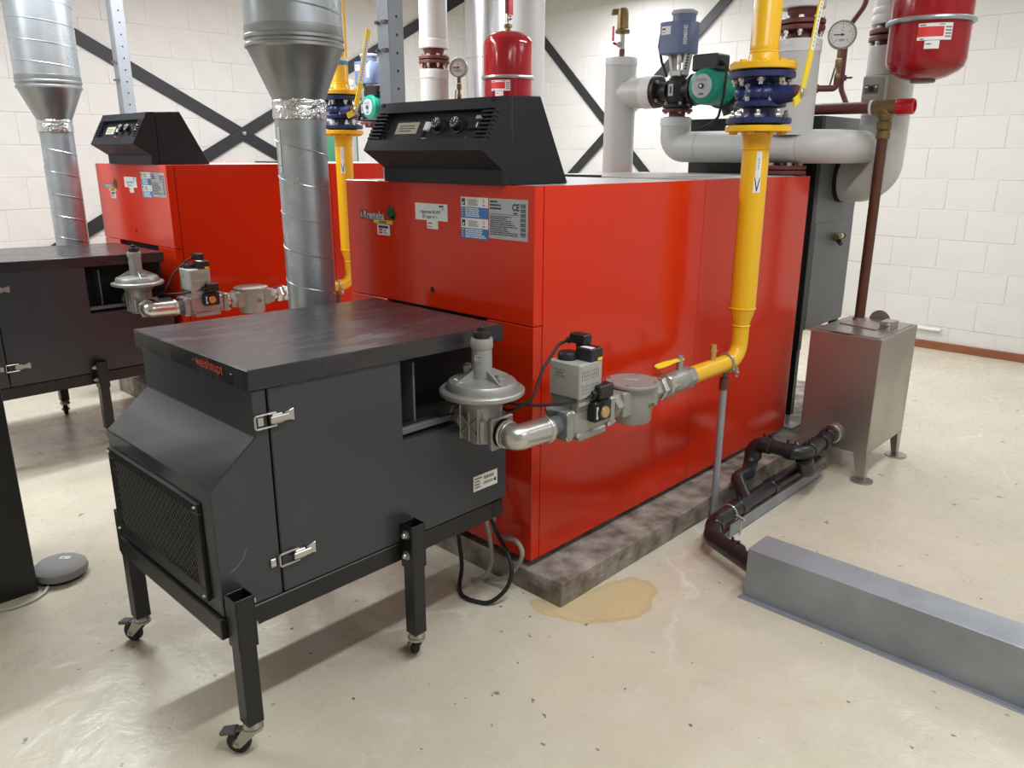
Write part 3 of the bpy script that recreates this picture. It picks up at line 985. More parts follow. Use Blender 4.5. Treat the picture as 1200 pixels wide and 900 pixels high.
def make_regulator():
    cx, cy = -1.725, 1.672
    t = thing('gas_pressure_regulator', 'cast metal gas regulator with a wide round disc beside the foreground hood', 'gas regulator', (cx, cy, .71), 'gas regulators')
    b = MB()
    b.lathe([(.050, .712), (.054, .735), (.054, .80), (.058, .825), (.085, .858), (.118, .870), (.120, .878)], (cx, cy, 0), Z_, 36)
    b.box(cx - .062, cx + .050, cy - .050, cy + .050, .716, .80, .008)
    for s in (-1, 1):
        for yy in (-.036, 0, .036):
            b.box(cx - .056 + (s + 1) * .0, cx + .044, cy + yy - .003, cy + yy + .003, .715, .845, .002) if s > 0 else None
    for xx in (-.045, -.005, .035):
        b.box(cx + xx - .003, cx + xx + .003, cy - .058, cy + .056, .718, .84, .002)
    b.tube([(cx - .042, cy - .053, .80), (cx + .03, cy - .053, .74)], .004, 6)
    b.tube([(cx + .03, cy - .053, .80), (cx - .042, cy - .053, .74)], .004, 6)
    obj('body', b, M['alu'], t)
    b = MB()
    b.lathe([(.055, .866), (.132, .869), (.1365, .873), (.1365, .884), (.132, .888), (.114, .889), (.112, .905), (.106, .913), (.09, .917), (.04, .922), (.0, .922)], (cx, cy, 0), Z_, 56)
    cov = obj('diaphragm_housing', b, M['alu'], t)
    b = MB(); b.bolts((cx, cy, .886), Z_, .124, 8, .0055, .004, .2)
    obj('screw', b, M['zincd'], cov)
    b = MB()
    for a in (-100, -10, 80, 170):
        c, s = math.cos(R(a)), math.sin(R(a))
        q = lambda r_, z, o: (cx + c * r_ - s * o, cy + s * r_ + c * o, z)
        vs = [b.bm.verts.new(q(r_, z, o)) for o in (-.003, .003) for r_, z in ((.030, .918), (.104, .916), (.030, .952))]
        fs = [b.bm.faces.new(vs[0:3]), b.bm.faces.new(vs[3:6])] + [b.bm.faces.new((vs[i], vs[(i + 1) % 3], vs[3 + (i + 1) % 3], vs[3 + i])) for i in range(3)]
        bmesh.ops.recalc_face_normals(b.bm, faces=fs)
    obj('rib', b, M['alu'], cov)
    for (px, py, h) in ((cx - .075, cy + .01, .03), (cx + .062, cy + .012, .016)):
        b = MB(); hexnut(b, (px, py, .915), Z_, .019, h); b.cyl((px, py, .915 + h), (px, py, .922 + h), .010, n=12)
        obj('vent_plug', b, M['alu'], cov)
    b = MB(); b.lathe([(.033, .915), (.0325, 1.02), (.0, 1.02)], (cx, cy, 0), Z_, 28)
    b.lathe([(.0, 1.018), (.035, 1.018), (.0365, 1.022), (.0365, 1.042), (.034, 1.050), (.0, 1.050)], (cx, cy, 0), Z_, 12)
    tw = obj('spring_tower', b, M['alup'], t)
    b = MB(); b.lathe([(0, 1.050), (.026, 1.050), (.027, 1.054), (.027, 1.070), (.025, 1.074), (.013, 1.075), (.013, 1.086), (.011, 1.088), (0, 1.088)], (cx, cy, 0), Z_, 16)
    obj('cap', b, M['blackp'], tw)
    b = MB()
    d = Vector((.5, -.866, 0)); uu = Vector((.866, .5, 0))
    p = Panel(b, Vector((cx, cy, .982)) + d * .0335 - uu * .014, uu, Z_); p.rect(0, 0, .028, .018, M['stg'], .0008); p.rect(.004, .011, .024, .014, M['print'], .001).rect(.004, .004, .024, .007, M['printg'], .001)
    obj('sticker', b, None, tw)
    b = MB(); p = Panel(b, (cx - .060, cy - .068, .9172), (.95, -.3, 0), (.3, .95, 0)); p.rect(0, 0, .055, .022, M['offw'], .0008); p.rect(.006, .005, .045, .009, M['sty'], .001).rect(.006, .013, .03, .016, M['printg'], .001)
    obj('sticker', b, None, cov)
    b = MB()
    y0 = 1.697
    b.box(cx + .050, cx + .068, y0 - .048, y0 + .050, .692, .798, .004)
    b.use(M['void']).cyl((cx + .0682, y0, .745), (cx + .0686, y0, .745), .047, n=28)
    b.use(M['zincd']).cyl((cx + .05, y0 + .01, .690), (cx + .05, y0 + .01, .702), .008, n=6)
    obj('outlet_flange', b, M['alu'], t)
    o = t.children[-1]
    b = MB(); hexnut(b, (cx - .062, cy - .01, .775), (-1, 0, 0), .042, .024); b.cyl((cx - .085, cy - .01, .775), (cx - .17, cy - .01, .775), .032, n=20)
    hexnut(b, (cx - .10, cy - .01, .775), (-1, 0, 0), .046, .03)
    obj('inlet_union', b, M['alu'], t)
    return t
M_ = M
reg = make_regulator()
reg2 = dup(reg, (-2.80, 0.045, .03), 'cast metal gas regulator beside the far left hood, in front of a dark recess')

b = MB()
ey = 1.697
b.use(M['graph']).cyl((-1.656, ey, .745), (-1.63, ey, .745), .034, n=24)
b.use(M['zinc']).tube([(-1.640, ey, .745), (GX + .004, ey, .742), (GX + .006, 1.838, GZ)], .0425, 28, .058, 10)
for p, d in (((-1.640, ey, .745), X_), ((GX + .006, 1.828, GZ), Y_)):
    b.torus(p, d, .0425, .0055, 28, 8); b.cyl(p, Vector(p) + Vector(d) * .012, .045, n=28)
b.use(M['graph']).cyl((GX + .006, 1.836, GZ), (GX + .003, 1.895, GZ), .034, n=24)
elbow = single('pipe_elbow', b, None, 'galvanised pipe elbow between the near regulator and the grey valve block', 'pipe elbow', 'gas pipe elbows')
elbow2 = dup(elbow, (-2.80, 0.02, .03), 'galvanised pipe elbow below the far left regulator disc')

def make_gas_valve():
    t = thing('gas_valve', 'grey double gas valve with black connectors in front of the near red boiler', 'gas valve', (GX, 2.02, .67), 'gas valve blocks')
    b = MB()
    b.box(GX - .048, GX + .048, 1.925, 2.125, .690, .785, .008)
    b.box(GX - .052, GX + .052, 1.895, 1.925, .684, .790, .006); b.box(GX - .052, GX + .052, 2.125, 2.155, .684, .790, .006)
    b.box(GX - .03, GX + .056, 1.95, 2.10, .672, .70, .006)
    b.prism([(GX - .050, .78), (GX + .050, .78), (GX + .062, .83), (GX - .062, .83)], 'XZ', 1.935, 2.055)
    body = obj('body', b, M['alu'], t)
    b = MB()
    for yy, dd in ((1.895, -.006), (2.155, .006)):
        for xx in (-.043, .043):
            for zz in (.695, .779):
                b.cyl((GX + xx, yy, zz), (GX + xx, yy + dd, zz), .007, n=6)
    for yy in (1.94, 2.11): b.cyl((GX + .05, yy, .70), (GX + .058, yy, .70), .009, n=6)
    obj('bolt', b, M['zinc'], body)
    b = MB(); b.prism([(GX - .066, .826), (GX + .066, .826), (GX + .066, .945), (GX - .066, .945)], 'XZ', 1.930, 2.050, .004)
    b.box(GX - .058, GX + .058, 1.938, 2.045, .80, .828)
    box = obj('solenoid_housing', b, M['greybox'], t)
    b = MB(); b.lathe([(0, 0), (.034, 0), (.034, .020), (.030, .026), (0, .026)], (GX - .024, 1.975, .944), Z_, 28); obj('adjuster_cap', b, M['blackp'], box)
    b = MB(); b.box(GX + .004, GX + .066, 1.985, 2.052, .945, .988, .003)
    b.use(M['white']); Panel(b, (GX + .012, 1.995, .988), (1, 0, 0), (0, 1, 0)).rect(0, 0, .046, .022, M['white'], .001)
    Panel(b, (GX + .066, 2.022, .9455), (0, 1, 0), (0, 0, 1)).rect(0, 0, .024, .010, M['lever'], .0012)
    obj('terminal_box', b, M['blackp'], box)
    b = MB(); b.box(GX - .046, GX + .022, 2.005, 2.046, .992, 1.026, .004).box(GX - .02, GX + .01, 2.01, 2.04, .944, .994, .002); b.cyl((GX - .045, 2.02, 1.003), (GX - .058, 2.012, .995), .012, n=10); obj('plug_connector', b, M['blackp'], box)
    b = MB(); p = Panel(b, (GX + .066, 1.934, .835), (0, 1, 0), (0, 0, 1))
    for yy in (.008, .056):
        for zz in (.008, .056):
            for q in range(3): p.rect(yy, zz + q * .013, yy + .038, zz + q * .013 + .0018, M['printg'], .0009)
            for q in range(4): p.rect(yy + q * .0125, zz, yy + q * .0125 + .0016, zz + .036 - 6e-3 * (q % 2), M['printg'], .0009)
    p = Panel(b, (GX - .045, 1.930, .895), (1, 0, 0), (0, 0, 1)); p.rect(0, 0, .05, .003, M['printg'], .0009).rect(0, .022, .05, .025, M['printg'], .0009).rect(.008, .008, .042, .016, M['printg'], .0009)
    obj('printed_diagram', b, None, box)
    # pressure switch on the room side
    b = MB(); b.box(GX + .048, GX + .085, 1.995, 2.085, .735, .808, .005); sw = obj('pressure_switch', b, M['blackp'], t)
    b = MB(); b.use(M['blackp']).cyl((GX + .084, 2.035, .770), (GX + .094, 2.035, .770), .029, n=24).use(M['brassb']).cyl((GX + .094, 2.035, .770), (GX + .100, 2.035, .770), .021, .019, 24); obj('setting_dial', b, None, sw)
    b = MB(); b.box(GX + .050, GX + .092, 2.01, 2.085, .815, .862, .004); b.cyl((GX + .07, 2.011, .835), (GX + .07, 1.992, .832), .013, n=10); obj('plug_connector', b, M['blackp'], sw)
    b = MB(); p = Panel(b, (GX + .085, 1.999, .74), (0, 1, 0), (0, 0, 1)); p.rect(.002, .008, .012, .05, M['white'], .0008); obj('sticker', b, None, sw)
    for pts in ([(GX - .058, 2.012, .995), (GX - .075, 1.99, .985), (GX - .066, 1.90, .92), (GX - .052, 1.83, .825), (GX - .095, 1.775, .79), (GX - .135, 1.765, .795)],
                [(GX + .07, 1.993, .832), (GX + .03, 1.90, .815), (GX - .03, 1.84, .81), (GX - .135, 1.775, .81)]):
        b = MB(); b.tube(pts, .0055, 8, .06); obj('cable', b, M['rubber'], t)
    return t
gv = make_gas_valve()
gv2 = dup(gv, (-2.80, 0.0, .03), 'grey double gas valve with black plugs at the far left boiler')

def make_filter():
    cy = 2.325
    t = thing('gas_filter', 'round grey gas filter with flat lid before the near red boiler', 'gas filter', (GX, cy, .65), 'gas filters')
    b = MB(); b.lathe([(0, .650), (.070, .650), (.074, .656), (.078, .765), (.092, .782), (.092, .790)], (GX, cy, 0), Z_, 40)
    for s, y0 in ((-1, cy - .060), (1, cy + .060)):
        b.box(GX - .046, GX + .046, min(y0, y0 + s * .05), max(y0, y0 + s * .05), .690, .785, .006)
        hexnut(b, (GX, y0 + s * .045, GZ), (0, s, 0), .048, .035)
    obj('housing', b, M['alup'], t)
    b = MB(); b.lathe([(0, .790), (.098, .790), (.099, .793), (.099, .799), (.097, .802), (0, .802)], (GX, cy, 0), Z_, 44); lid = obj('lid', b, M['alup'], t)
    b = MB(); b.bolts((GX, cy, .802), Z_, .086, 4, .006, .005, .4); obj('screw', b, M['zincd'], lid)
    b = MB(); Panel(b, (GX - .03, cy - .012, .802), (.9, .43, 0), (-.43, .9, 0)).rect(0, 0, .05, .016, M['stg'], .0008); obj('sticker', b, None, lid)
    b = MB(); b.cyl((GX + .072, cy + .01, .725), (GX + .086, cy + .01, .725), .012, n=12); b.use(M['brass']).cyl((GX + .086, cy + .01, .725), (GX + .092, cy + .01, .725), .007, n=8); obj('test_plug', b, M['alu'], t)
    b = MB(); b.cyl((GX, cy - .175, GZ), (GX, cy - .12, GZ), .033, n=20); b.torus((GX, cy - .142, GZ), Y_, .036, .004, 24, 6); obj('nipple', b, M['zincd'], t)
    return t
gf = make_filter()
gf2 = dup(gf, (-2.80, 0.0, .03), 'round grey gas filter with flat lid at the far left boiler')

def make_ball_valve():
    t = thing('ball_valve', 'zinc ball valve with yellow lever joined to the near yellow pipe', 'valve', (GX, 2.60, .68), 'small gas ball valves')
    b = MB()
    b.cyl((GX, 2.46, GZ), (GX, 2.50, GZ), .034, n=20)
    hexnut(b, (GX, 2.485, GZ), Y_, .050, .040)
    b.cyl((GX, 2.522, GZ), (GX, 2.535, GZ), .053, n=28); hexnut(b, (GX, 2.535, GZ), Y_, .049, .030)
    obj('union_nut', b, M['zinc'], t)
    b = MB(); b.lathe([(.036, 2.56), (.042, 2.565), (.044, 2.60), (.046, 2.645), (.044, 2.68), (.040, 2.69)], (GX, 0, GZ), Y_, 30)
    hexnut(b, (GX, 2.568, GZ), Y_, .046, .030); hexnut(b, (GX, 2.685, GZ), Y_, .046, .045)
    b.cyl((GX, 2.645, GZ + .04), (GX, 2.645, GZ + .095), .013, n=14)
    hexnut(b, (GX, 2.645, GZ + .088), Z_, .012, .014)
    obj('valve_body', b, M['alu'], t)
    tl = MB(); tl.prism([(-.010, .02), (.010, .02), (.009, -.05), (.013, -.10), (.013, -.15), (.009, -.172), (-.009, -.172), (-.013, -.15), (-.013, -.10), (-.009, -.05)], 'XY', 0, .005, .001)
    b = MB(); b.join(tl, Matrix.Translation((GX, 2.645, GZ + .084)) @ Matrix.Rotation(R(26), 4, 'Y'))
    obj('lever', b, M['lever'], t, label='yellow lever')
    return t
bv = make_ball_valve()
bv2 = dup(bv, (-2.80, 0.0, .03), 'zinc union and ball valve left of the near spiral duct')
for c in list(bv2.children):
    if c.name.startswith('lever'): bpy.data.objects.remove(c)

RY = 3.13
def make_riser():
    t = thing('gas_pipe', 'yellow gas pipe rising to the blue valve before the near red boiler', 'gas pipe', (GX, RY, 0), 'yellow gas pipes')
    b = MB()
    r0, r1 = .036, .054
    b.tube([(GX, 2.715, GZ), (GX, RY, GZ), (GX, RY, .90)], r0, 28, .11, 10)
    b.lathe([(r0, .885), (r0 + .004, .888), (r0, .892), (r0 + .004, .91), (r1 - .004, .945), (r1, .962), (r1 + .0045, .965), (r1, .968), (r1, 1.62), (r1 + .004, 1.624), (r1, 1.628), (r1 + .004, 1.66), (r1 + .008, 1.69)], (GX, RY, 0), Z_, 32)
    obj('pipe', b, M['yellow'], t)
    b = MB(); flange_disc(b, (GX, RY, 1.692), Z_, .130, .024); b.bolts((GX, RY, 1.682), Z_, .104, 8, .014, .0105, .2); fl = obj('flange', b, M['yellow'], t)
    b = MB(); b.cyl((GX, 2.905, GZ + .032), (GX, 2.905, GZ + .085), .013, n=14); hexnut(b, (GX, 2.905, GZ + .072), Z_, .017, .008); hexnut(b, (GX, 2.905, GZ + .085), Z_, .013, .018); obj('test_nipple', b, M['brassb'], t)
    b = MB(); b.torus((GX, 3.02, GZ), Y_, .040, .007, 28, 8); b.tube([(GX + .035, 3.02, GZ - .02), (GX + .065, 3.02, GZ - .035)], .008, 8); b.cyl((GX + .055, 3.02, GZ - .05), (GX + .055, 3.02, GZ - .01), .007, n=8); obj('clamp', b, M['zincd'], t)
    b = MB()
    b.use(M['galv2']).cyl((GX, 3.02, 0), (GX, 3.02, .65), .0155, n=16).use(M['primer']).cyl((GX, 3.02, .62), (GX, 3.02, .672), .020, n=16).use(M['graph']).cyl((GX, 3.02, .67), (GX, 3.02, .705), .008, n=10)
    b.use(M['galv2']).cyl((GX, 3.02, 0), (GX, 3.02, .006), .0185, n=20)
    obj('support_post', b, None, t)
    # curved paper labels
    b = MB()
    def strip(za, zb_, a0, a1, m, rr, n=5):
        b.use(m)
        vs = [[b.bm.verts.new((GX + rr * math.cos(R(a0 + (a1 - a0) * k / n)), RY + rr * math.sin(R(a0 + (a1 - a0) * k / n)), z)) for k in range(n + 1)] for z in (za, zb_)]
        b._f([b.bm.faces.new((vs[0][k], vs[0][k + 1], vs[1][k + 1], vs[1][k])) for k in range(n)])
    # the camera sees this side of the pipe from about -50 degrees
    strip(1.515, 1.615, -58, -34, M['white'], r1 + .0006)
    for k in range(6): strip(1.545 + k * .008, 1.549 + k * .008, -49, -43, M['printg'], r1 + .0010)
    strip(1.453, 1.513, -62, -32, M['white'], r1 + .0006)
    for k in range(14):
        f = k / 13
        for q in (-1, 1):
            c_ = -47 + q * 10 * f
            strip(1.459 + .047 * f, 1.4645 + .047 * f, c_ - 2, c_ + 2, M['stn'], r1 + .0010, 2)
    obj('paper_label', b, None, t)
    return t
riser = make_riser()
riser2 = dup(riser, LG, 'yellow gas pipe between the spiral duct and the near boiler, at the left')

def make_shutoff():
    t = thing('shutoff_valve', 'dark blue flanged shutoff valve with long yellow lever at the right', 'valve', (GX, RY, 1.716), 'blue flanged shutoff valves')
    at = (GX, RY, 0)
    b = MB(); b.use(M['blue']); flange_disc(b, (GX, RY, 1.724), Z_, .128, .022); b.lathe([(.070, 1.745), (.062, 1.765), (.065, 1.782), (.100, 1.788), (.102, 1.792), (.102, 1.803), (.098, 1.808), (.086, 1.816), (.082, 1.846), (.072, 1.872), (.070, 1.892), (.074, 1.898)], at, Z_, 36)
    flange_disc(b, (GX, RY, 1.896), Z_, .128, .024)
    b.use(M['rubber']).cyl((GX, RY, 1.715), (GX, RY, 1.725), .09, n=32).cyl((GX, RY, 1.919), (GX, RY, 1.928), .09, n=32)
    b.use(M['blue'])
    for a in (-140, -75, -50, 20): 
        c, s = math.cos(R(a)), math.sin(R(a))
        b.ball((GX + c * .062, RY + s * .062, 1.838), .044, 16, .75)
    b.tube([(GX + .06, RY - .03, 1.828), (GX + .165, RY - .03, 1.834)], lambda f: .040 - .010 * f, 20)
    body = obj('body', b, None, t)
    b = MB()
    for k in range(8):
        a = R(25 + 45 * k)
        p = Vector((GX + math.cos(a) * .104, RY + math.sin(a) * .104, 0))
        for z, dz in ((1.746, .013), (1.760, .014)):
            hexnut(b, p + Vector((0, 0, z)), Z_, .0135 if dz < .0135 else .008, dz)
        hexnut(b, p + Vector((0, 0, 1.881)), Z_, .0145, .015); b.cyl(p + Vector((0, 0, 1.868)), p + Vector((0, 0, 1.882)), .008, n=8)
    for a in (-95, -40, 10): b.cyl((GX + math.cos(R(a)) * .092, RY + math.sin(R(a)) * .092, 1.808), (GX + math.cos(R(a)) * .092, RY + math.sin(R(a)) * .092, 1.824), .010, n=6)
    obj('flange_bolts', b, M['zinc'], body, stuff=True)
    hx = GX + .175
    b = MB(); b.use(M['primer']).cyl((GX + .160, RY - .03, 1.834), (hx + .006, RY - .03, 1.834), .026, n=18).use(M['zinc']); hexnut(b, (hx + .012, RY - .03, 1.834), X_, .015, .012); b.cyl((hx + .008, RY - .03, 1.834), (hx + .013, RY - .03, 1.834), .020, n=16)
    obj('spindle', b, None, t)
    # bent flat-bar lever
    pts = [(RY - .085, 1.795), (RY - .045, 1.812), (RY - .018, 1.855), (RY + .010, 1.940), (RY + .100, 2.30)]
    b = MB()
    bm = b.bm
    w = .0165
    L_ = []
    for i, (y, z) in enumerate(pts):
        a = Vector(pts[max(i - 1, 0)]); c = Vector(pts[min(i + 1, len(pts) - 1)])
        tv = (c - a).normalized(); nv = Vector((-tv.y, tv.x))
        q = Vector((y, z))
        L_.append([bm.verts.new((xx, (q + nv * s * w).x, (q + nv * s * w).y)) for xx, s in ((hx + .004, -1), (hx + .010, -1), (hx + .010, 1), (hx + .004, 1))])
    fs = [bm.faces.new(L_[0]), bm.faces.new(L_[-1])]
    for A, B in zip(L_, L_[1:]): fs += [bm.faces.new((A[k], A[(k + 1) % 4], B[(k + 1) % 4], B[k])) for k in range(4)]
    bmesh.ops.recalc_face_normals(bm, faces=fs)
    lev = obj('lever', b, M['lever'], t, 20, label='long bent yellow lever with a white printed strip')
    b = MB(); d = Vector((0, .090, .36)).normalized()
    p = Panel(b, (hx + .010, RY + .0225, 1.99), d, Vector((0, -d.z, d.y))); p.rect(0, -.012, .26, .012, M['white'], .0008)
    for k in range(16): p.rect(.012 + k * .0155, -.004, .022 + k * .0155, .004, M['printg'], .0011)
    obj('printed_strip', b, None, lev)
    return t
so = make_shutoff()
so2 = dup(so, LG, 'dark blue flanged shutoff valve with upright yellow lever right of the near duct')

def make_upper_pipe():
    t = thing('gas_pipe', 'yellow gas pipe from ceiling down to the right-hand blue valve', 'gas pipe', (GX, RY, 1.926), 'yellow gas pipes')
    b = MB(); b.lathe([(.064, 1.95), (.058, 1.985), (.056, 1.99), (.0575, 1.994), (.054, 2.000), (.0555, 2.015), (.054, 2.02), (.054, ZC)], (GX, RY, 0), Z_, 32); obj('pipe', b, M['yellow'], t)
    b = MB(); flange_disc(b, (GX, RY, 1.927), Z_, .130, .026); b.bolts((GX, RY, 1.952), Z_, .104, 8, .014, .011, R(25), down=.0); obj('flange', b, M['yellow'], t)
    b = MB(); b.use(M['cyan'])
    for (z0, z1, m) in ((2.20, 2.225, 'cyan'), (2.225, 2.245, 'white')):
        b.use(M[m]).lathe([(.0546, z0), (.0546, z1)], (GX, RY, 0), Z_, 32)
    return t, b
up1, bb = make_upper_pipe()
up2 = dup(up1, LG, 'yellow gas pipe from ceiling down to the blue valve behind the near spiral duct')
off = Vector((LG[0], LG[1], -.07))
for v in bb.bm.verts: v.co += off
up2['o0'] = tuple(up2.location)
obj('pipe_marker', bb, None, up2)

# ------------------------------------------------------------------ heating pipes behind the boilers
def pflange(b, c, axis, r, th): return flange_disc(b, c, axis, r, th, 36)

def make_header():
    x, y = -2.937, 4.0
    t = thing('header_pipe', 'upright light grey header pipe topped by a brass vent, behind the near boiler', 'pipe', (x, y, .10), 'grey header pipes')
    r = .090
    b = MB(); b.lathe([(r, .10), (r, 2.102)], (x, y, 0), Z_, 40)
    b.tube([(x, y, 1.945), (x + .24, y, 1.945)], .085, 36)
    obj('cladding', b, M['pipe'], t)
    b = MB(); b.lathe([(r + .002, 2.098), (r + .003, 2.10), (r + .003, 2.135), (r + .001, 2.142), (0, 2.146)], (x, y, 0), Z_, 40)
    obj('end_cap', b, M['pipec'], t)
    b = MB(); b.lathe([(.086, 0), (.089, .003), (.089, .072), (.080, .078), (0, .078)], (x + .176, y, 1.945), X_, 36)
    obj('collar', b, M['pipec'], t)
    return t
header = make_header()
header2 = dup(header, (-2.803, 0, .04), 'light grey header pipe peeping out behind the left yellow gas pipe')

def make_vent():
    x, y = -2.937, 4.0
    t = thing('air_vent', 'brass air vent with a red lever on the grey header pipe', 'air vent', (x, y, 2.146), 'brass air vents')
    b = MB(); b.use(M['primer']).cyl((x, y, 2.14), (x, y, 2.19), .016, n=14).use(M['zincd']).cyl((x, y, 2.185), (x, y, 2.29), .013, n=14); b.cyl((x - .03, y, 2.215), (x, y, 2.215), .009, n=10).ball((x - .012, y - .012, 2.215), .016, 10); obj('stub_pipe', b, None, t)
    b = MB(); b.lathe([(0, 2.275), (.040, 2.275), (.042, 2.280), (.042, 2.292), (.033, 2.298), (.031, 2.38), (.026, 2.405), (.010, 2.412), (0, 2.412)], (x, y, 0), Z_, 26)
    b.cyl((x - .01, y - .005, 2.392), (x - .058, y - .02, 2.392), .016, n=14); b.cyl((x - .055, y - .018, 2.392), (x - .055, y - .018, 2.375), .014, n=12)
    obj('body', b, M['brass'], t)
    b = MB(); b.box(x - .050, x - .036, y - .035, y - .029, 2.235, 2.315, .002); b.cyl((x - .043, y - .030, 2.225), (x - .02, y - .015, 2.215), .007, n=8); obj('lever', b, M['capred'], t, label='red lever')
    return t
vent = make_vent()

def make_mixing_valve():
    x, y, z = -2.540, 4.0, 1.945
    t = thing('mixing_valve', 'black three-way valve with blue-grey actuator between header and green pump', 'valve', (x, y, 1.83), 'three-way valves with actuators')
    b = MB()
    b.tube([(x - .135, y, z), (x - .06, y, z)], .05, 24); b.lathe([(.055, z - .07), (.066, z - .05), (.066, z + .05), (.045, z + .075), (.02, z + .085), (0, z + .085)], (x, y, 0), Z_, 28)
    b.tube([(x + .04, y, z), (x + .10, y, z)], .05, 24); b.tube([(x, y, z - .05), (x, y, 1.86)], .052, 24)
    pflange(b, (x - .140, y, z), X_, .086, .020); pflange(b, (x, y, 1.853), Z_, .082, .016); pflange(b, (x + .09, y, z), X_, .084, .018)
    body = obj('valve_body', b, M['ironb'], t)
    b = MB(); pflange(b, (x - .160, y, z), X_, .088, .018); pflange(b, (x, y, 1.832), Z_, .084, .016); b.cyl((x, y, 1.806), (x, y, 1.834), .045, n=24); obj('counter_flange', b, M['primer'], t)
    b = MB(); b.bolts((x - .120, y, z), X_, .068, 4, .011, .016, .78); b.bolts((x, y, 1.869), Z_, .066, 4, .011, .014, .78); b.bolts((x, y, 1.822), Z_, .066, 4, .009, .012, .78); obj('bolts', b, M['zincd'], body, stuff=True)
    b = MB(); Panel(b, (x - .022, y - .0665, z - .03), (1, 0, 0), (0, 0, 1)).rect(0, 0, .03, .062, M['stg'], .002).rect(.009, .012, .021, .05, M['print'], .0024); obj('type_plate', b, None, body)
    b = MB()
    b.box(x - .045, x + .045, y - .03, y + .03, 2.02, 2.05, .005)
    for s in (-1, 1):
        b.prism([(x + s * .045, 2.04), (x + s * .028, 2.04), (x + s * .042, 2.135), (x + s * .064, 2.135)], 'XZ', y - .026, y + .026, .002)
    b.box(x - .03, x + .03, y - .04, y - .026, 2.00, 2.05, .003)
    yk = obj('yoke', b, M['alu'], t)
    b = MB()
    for k in range(6): b.box(x + .046 + k * .0026, x + .060 + k * .0026, y - .0275, y - .0262, 2.052 + k * .014, 2.059 + k * .014)
    obj('scale_marks', b, M['void'], yk, stuff=True)
    b = MB(); b.cyl((x, y, 2.02), (x, y, 2.10), .008, n=12).cyl((x, y, 2.09), (x, y, 2.135), .022, n=16); obj('spindle', b, M['zinc'], t)
    b = MB(); b.prism([(x - .105, y - .06), (x + .02, y - .06), (x + .075, y - .03), (x + .075, y + .06), (x - .105, y + .06)], 'XY', 2.132, 2.298, .006)
    b.lathe([(.055, 2.29), (.062, 2.292), (.064, 2.335)], (x + .012, y, 0), Z_, 28)
    ac = obj('actuator', b, M['actblue'], t, label='blue-grey actuator housing')
    b = MB(); b.lathe([(0, 2.330), (.068, 2.330), (.070, 2.334), (.070, 2.345), (.066, 2.350), (0, 2.350)], (x + .012, y, 0), Z_, 32); obj('lid', b, M['actgrey'], ac)
    b = MB(); p = Panel(b, (x - .09, y - .06, 2.232), (1, 0, 0), (0, 0, 1)); p.rect(0, 0, .058, .042, M['white'], .001); p.rect(.004, .024, .026, .032, M['print'], .0014).rect(.004, .010, .024, .014, M['printg'], .0014)
    p = Panel(b, (x + .020, y - .06, 2.14), (.8779, .4788, 0), (0, 0, 1))
    p2 = Panel(b, Vector((x + .020, y - .06, 2.175)) + Vector((.8779, .4788, 0)) * .044, (0, 0, 1), (-.8779, -.4788, 0))
    p2.text('SIEMENS', 0, 0, .026, M['white'], .0012, bold=.0006)
    obj('sticker', b, None, ac)
    b = MB(); b.tube([(x - .104, y - .01, 2.27), (x - .128, y - .01, 2.24), (x - .128, y - .02, 2.18), (x - .10, y - .03, 2.10), (x - .05, y - .05, 2.02)], .008, 8, .04); obj('cable', b, M['rubber'], t)
    return t
mv = make_mixing_valve()
mv2 = dup(mv, (-2.84, 0, .0), 'three-way valve with blue-grey actuator behind the left gas lever')

def make_pump():
    x, y, z = -2.215, 3.70, 1.935
    t = thing('circulation_pump', 'green circulation pump with silver face left of the right-hand blue valve', 'pump', (x, y, 1.84), 'green circulation pumps')
    b = MB(); b.lathe([(0, 0), (.060, 0), (.082, .012), (.088, .03), (.088, .19), (.08, .20), (0, .20)], (x, y, z), Y_, 40); mot = obj('motor_housing', b, M['green'], t)
    b = MB()
    for k in range(24):
        a = R(-60 + 13 * k)
        if -50 < math.degrees(a) < 230:
            pass
    b = MB(); b.lathe([(0, -.003), (.056, -.003), (.058, .001)], (x, y, z), Y_, 36); face = obj('face_plate', b, M['stg'], mot)
    b = MB(); b.cyl((x, y - .003, z), (x, y - .012, z), .013, n=16); b.use(M['zinc']).cyl((x, y - .012, z), (x, y - .0135, z), .007, n=12); obj('vent_screw', b, M['blackp'], mot)
    b = MB(); p = Panel(b, (x, y - .0035, z), (1, 0, 0), (0, 0, 1)); p.text('wilo', 0, -.042, .017, M['print'], .0006, 'CENTER', bold=.0004)
    p.rect(-.035, .024, .030, .027, M['printg'], .0006).rect(-.030, .032, .026, .035, M['printg'], .0006)
    obj('lettering', b, None, mot)
    b = MB(); b.box(x - .085, x + .06, y + .03, y + .16, z + .075, z + .155, .008); b.cyl((x + .06, y + .07, z + .11), (x + .078, y + .07, z + .105), .013, n=10); obj('terminal_box', b, M['blackp'], t)
    b = MB(); b.lathe([(.07, .198), (.10, .20), (.10, .235), (.075, .26), (0, .27)], (x, y, z), Y_, 32)
    b.tube([(x - .23, 4.0, 1.945), (x - .05, 3.97, 1.94), (x + .02, 3.93, 1.93)], .045, 20, .05); b.tube([(x, 3.93, z), (x + .04, 3.95, z - .12)], .045, 18)
    b.cyl((x - .21, 4.0, 1.945), (x - .195, 4.0, 1.945), .08, n=28); obj('pump_casing', b, M['ironb'], t)
    b = MB(); b.tube([(x + .076, y + .07, z + .105), (x + .10, y + .06, z + .08), (x + .10, y + .05, z - .04), (x + .06, y + .08, z - .15), (x - .02, y + .1, z - .19), (x - .06, y + .1, z - .20)], .0065, 8, .05); obj('cable', b, M['rubber'], t)
    return t
pump = make_pump()
